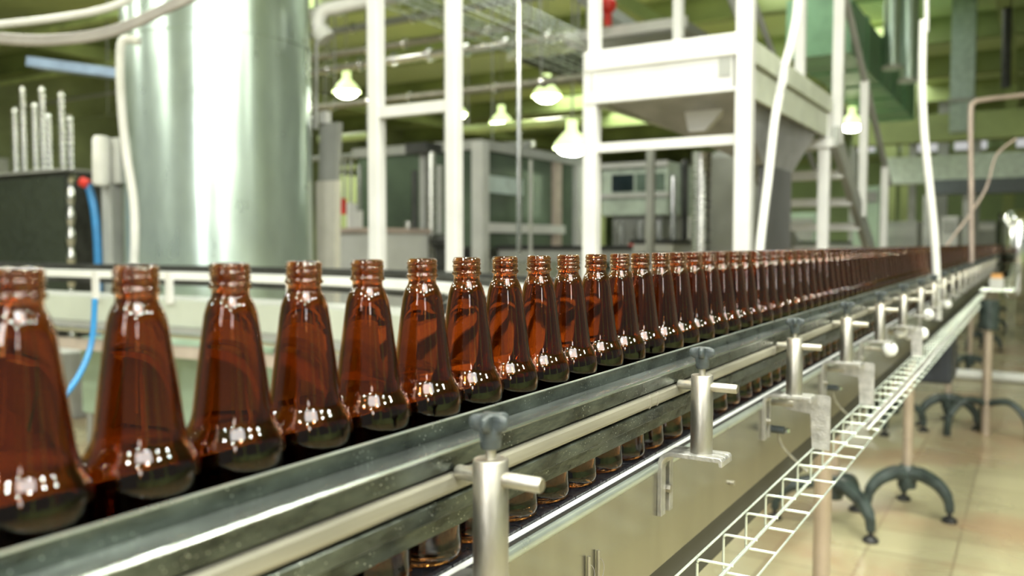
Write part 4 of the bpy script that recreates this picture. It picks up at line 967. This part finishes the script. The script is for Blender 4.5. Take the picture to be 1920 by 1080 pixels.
# low machines at the far right
for k, (u0, u1, v0, Y, m, nm, lab) in enumerate(((1600, 1650, 350, 14, M_green, 'process_tank', 'pale green tank far behind the stair foot'),
    (1655, 1720, 415, 15, M_lgrey, 'filling_machine', 'grey machine far behind at the bend of the tall conduit'),
    (1765, 1797, 405, 14, M_lgrey, 'filling_machine', 'pale machine left of the brownish pipe loop'),
    (1828, 1868, 415, 27, M_grey, 'control_cabinet', 'grey cabinet between the pipe loop and the shiny tank'),
    (1872, 1990, 400, 32.3, M_dark, 'filling_machine', 'dark machine behind the shiny tank at the right edge'))):
    t, xa, xb, za, zb = boxcab(nm, lab, 'machine', u0, u1, v0, 500, Y, 0.8, m, floor=True)
    fin(box(nb(), (xa+0.03, Y-0.02, zb-0.25), (xb-0.03, Y, zb-0.08)), 'panel', M_white if k % 2 else M_grey, t)
c = W(1910, 430, 12.0)
t = thing('process_tank', 'small very shiny steel tank at the right edge above the end of the row', 'tank', (c.x, c.y, 0))
fin(lathe(nb(), [(0, 0.5), (0.16, 0.52), (0.2, 0.62), (0.2, 1.62), (0.17, 1.72), (0.10, 1.77), (0, 1.78)], (c.x, c.y, 0), 32), 'shell', M_chrome, t, smooth=True)
for k in range(3):
    a = k*2*PI/3+0.3; fin(tube(nb(), [(c.x+0.13*math.cos(a), c.y+0.13*math.sin(a), 0), (c.x+0.13*math.cos(a), c.y+0.13*math.sin(a), 0.6)], 0.02, 8), 'leg', M_chrome, t)
# far left middle-ground machinery so the hall reads full
rq = random.Random(11)
k = 0
for (u0, u1, v0, Y, m) in ((-150, -60, 300, 9, M_grey), (600, 640, 330, 13, M_olive), (700, 765, 330, 12, M_olive), (855, 900, 380, 11, M_dark), (1040, 1100, 380, 14, M_olive), (1210, 1300, 400, 15, M_grey), (1440, 1530, 400, 16, M_green)):
    t, xa, xb, za, zb = boxcab('machine_cabinet', ['grey cabinet outside the left edge', 'olive cabinet far behind the guard panel', 'olive green cabinet between the white frame posts', 'dark cabinet just right of the second white frame post', 'olive cabinet right of the glass enclosure', 'grey cabinet behind the white cased machine', 'pale green cabinet behind the stair treads'][k], 'cabinet', u0, u1, v0, 500, Y, 0.8, m, floor=True)
    fin(box(nb(), (xa+0.05, Y-0.02, zb-0.5), (xb-0.05, Y, zb-0.1)), 'door', M_grey, t); k += 1

# pipework and valve gear that fills the middle distance
for k, (u0, v0, u1, v1, Y, r, m, lab) in enumerate((
    (715, 300, 715, 470, 9.0, 0.035, M_chrome, 'bright upright pipe just right of the first white frame post'),
    (735, 330, 735, 470, 9.2, 0.05, M_green, 'green upright pipe midway between the white frame posts'),
    (752, 290, 752, 470, 8.6, 0.025, M_grey, 'thin dull upright pipe left of the lifting tubes'),
    (868, 300, 868, 470, 7.9, 0.05, M_dark, 'dark upright pipe just right of the second white frame post'),
    (880, 350, 880, 470, 8.0, 0.025, M_chrome, 'thin bright upright pipe left of the enclosure corner'),
    (1262, 330, 1262, 470, 8.7, 0.03, M_chrome, 'bright upright pipe right of the white cased machine'),
    (1285, 300, 1285, 470, 9.4, 0.04, M_dark, 'dark upright pipe left of the round steel column'))):
    a = PY(u0, v0, Y); o = fin(tube(nb(), [Vector((a.x, Y, 0.0)), a], r, 12), 'upright_pipe', m, smooth=True); tag(o, lab, 'pipe', 'upright pipes in the middle distance')
for k, (u0, u1, v, Y, r, m, lab) in enumerate(((700, 850, 330, 8.9, 0.03, M_yellowg, 'lit yellow-green level pipe between the white frame posts, upper'), (700, 850, 356, 9.3, 0.035, M_yellowg, 'lit yellow-green level pipe between the white frame posts, lower'),
    (600, 700, 318, 9.0, 0.03, M_yellowg, 'yellow-green level pipe left of the first white frame post'), (600, 700, 262, 10.0, 0.06, M_yellowg, 'broad yellow-green duct left of the first white frame post'), (855, 1100, 245, 12.0, 0.07, M_yellowg, 'broad yellow-green duct above the enclosure'),
    (-60, 238, 168, 10.0, 0.05, M_yellowg, 'yellow-green pipe behind the ribbed metal hoses'), (-60, 238, 92, 9.0, 0.07, M_yellowg, 'broad yellow-green pipe above the blue-grey bar, upper left'), (-60, 238, 215, 12.0, 0.04, M_lgrey, 'pale level pipe behind the white hose left of the tank'), (-60, 238, 250, 11.0, 0.03, M_chrome, 'thin bright level pipe behind the white cylinder left of the tank'))):
    a = PY(u0, v, Y); b = PY(u1, v, Y); b.z = a.z; t = thing('level_pipe', lab, 'pipe', tuple((a+b)/2), 'yellow-green pipes')
    fin(tube(nb(), [a, b], r, 12), 'pipe', m, t, smooth=True)
    for q in (a.lerp(b, 0.1), a.lerp(b, 0.9)): fin(tube(nb(), [q, (q.x, q.y, CEIL)], 0.01, 6), 'hanger', M_grey, t)

# ------------------------------------------------------------------ high bay lamps (the light of each lives in its builder)
M_glow = bpy.data.materials.new('lamp_glow'); M_glow.use_nodes = True
bb = M_glow.node_tree.nodes['Principled BSDF']; bb.inputs['Emission Color'].default_value = (1.0, 1.0, 0.70, 1); bb.inputs['Emission Strength'].default_value = 60
M_shade = mat('lamp_green_white', (0.60, 0.70, 0.45), 0.4)
_b = M_shade.node_tree.nodes['Principled BSDF']; _b.inputs['Emission Color'].default_value = (0.80, 1.0, 0.42, 1); _b.inputs['Emission Strength'].default_value = 2.4   # lit through by the lamp
def lamp(x, y_, z, label, power=95, size=0.40):
    t = thing('high_bay_lamp', label, 'ceiling lamp', (x, y_, z), 'high bay lamps')
    fin(lathe(nb(), [(0.24, 0.0), (0.22, 0.06), (0.13, 0.17), (0.07, 0.22), (0.07, 0.36), (0, 0.36)], (x, y_, z), 24), 'shade', M_shade, t, smooth=True)
    fin(tube(nb(), [(x, y_, z+0.35), (x, y_, CEIL)], 0.008, 6), 'cord', M_cable, t)
    fin(lathe(nb(), [(0.20, 0.03), (0.20, 0.01), (0.17, -0.05), (0.10, -0.09), (0, -0.10)], (x, y_, z), 24), 'bulb', M_glow, t, smooth=True)
    area_light('bulb_light', (0, 0, -0.12), size, size, power, (0, 0, 0), (1.0, 1.0, 0.93), t, 'DISK')
    return t
vis = [((650, 173), 15, 'lamp glowing left of the first white frame post'), ((1025, 181), 14, 'lamp glowing right of the thin bright rod'), ((940, 232), 17, 'lamp glowing just left of the thin bright rod'),
       ((1072, 278), 11, 'brightest lamp, partly behind the left platform post'), ((1597, 237), 16, 'lamp glowing just right of the stair top'), ((855, 215), 18, 'lamp peeping out behind the second white frame post'), ((1300, 240), 22, 'small lamp glowing under the hopper')]
for (u, v), z, lab in vis:
    p = W(u, v, z); lamp(p.x, p.y, p.z, lab, power=120)
for x in (-6.7, -0.9, 1.5, 3.9):
    for y_ in (-3.4, -1.2, 1.0, 3.2):
        lamp(x, y_, 4.7, 'high bay lamp hanging out of view over the near end of the hall', power=120)
for y_ in (0.5, 3.5): lamp(-10, y_, 4.7, 'high bay lamp hanging out of view over the near end of the hall', power=160)  # unseen pair added so the ribbed hoses catch bright dots
for o in list(bpy.data.objects):
    if '_o' in o: del o['_o']

for o in bpy.data.objects:
    if 'label' in o and not 4 <= len(o['label'].split()) <= 16: print('LABEL', len(o['label'].split()), o['label'])
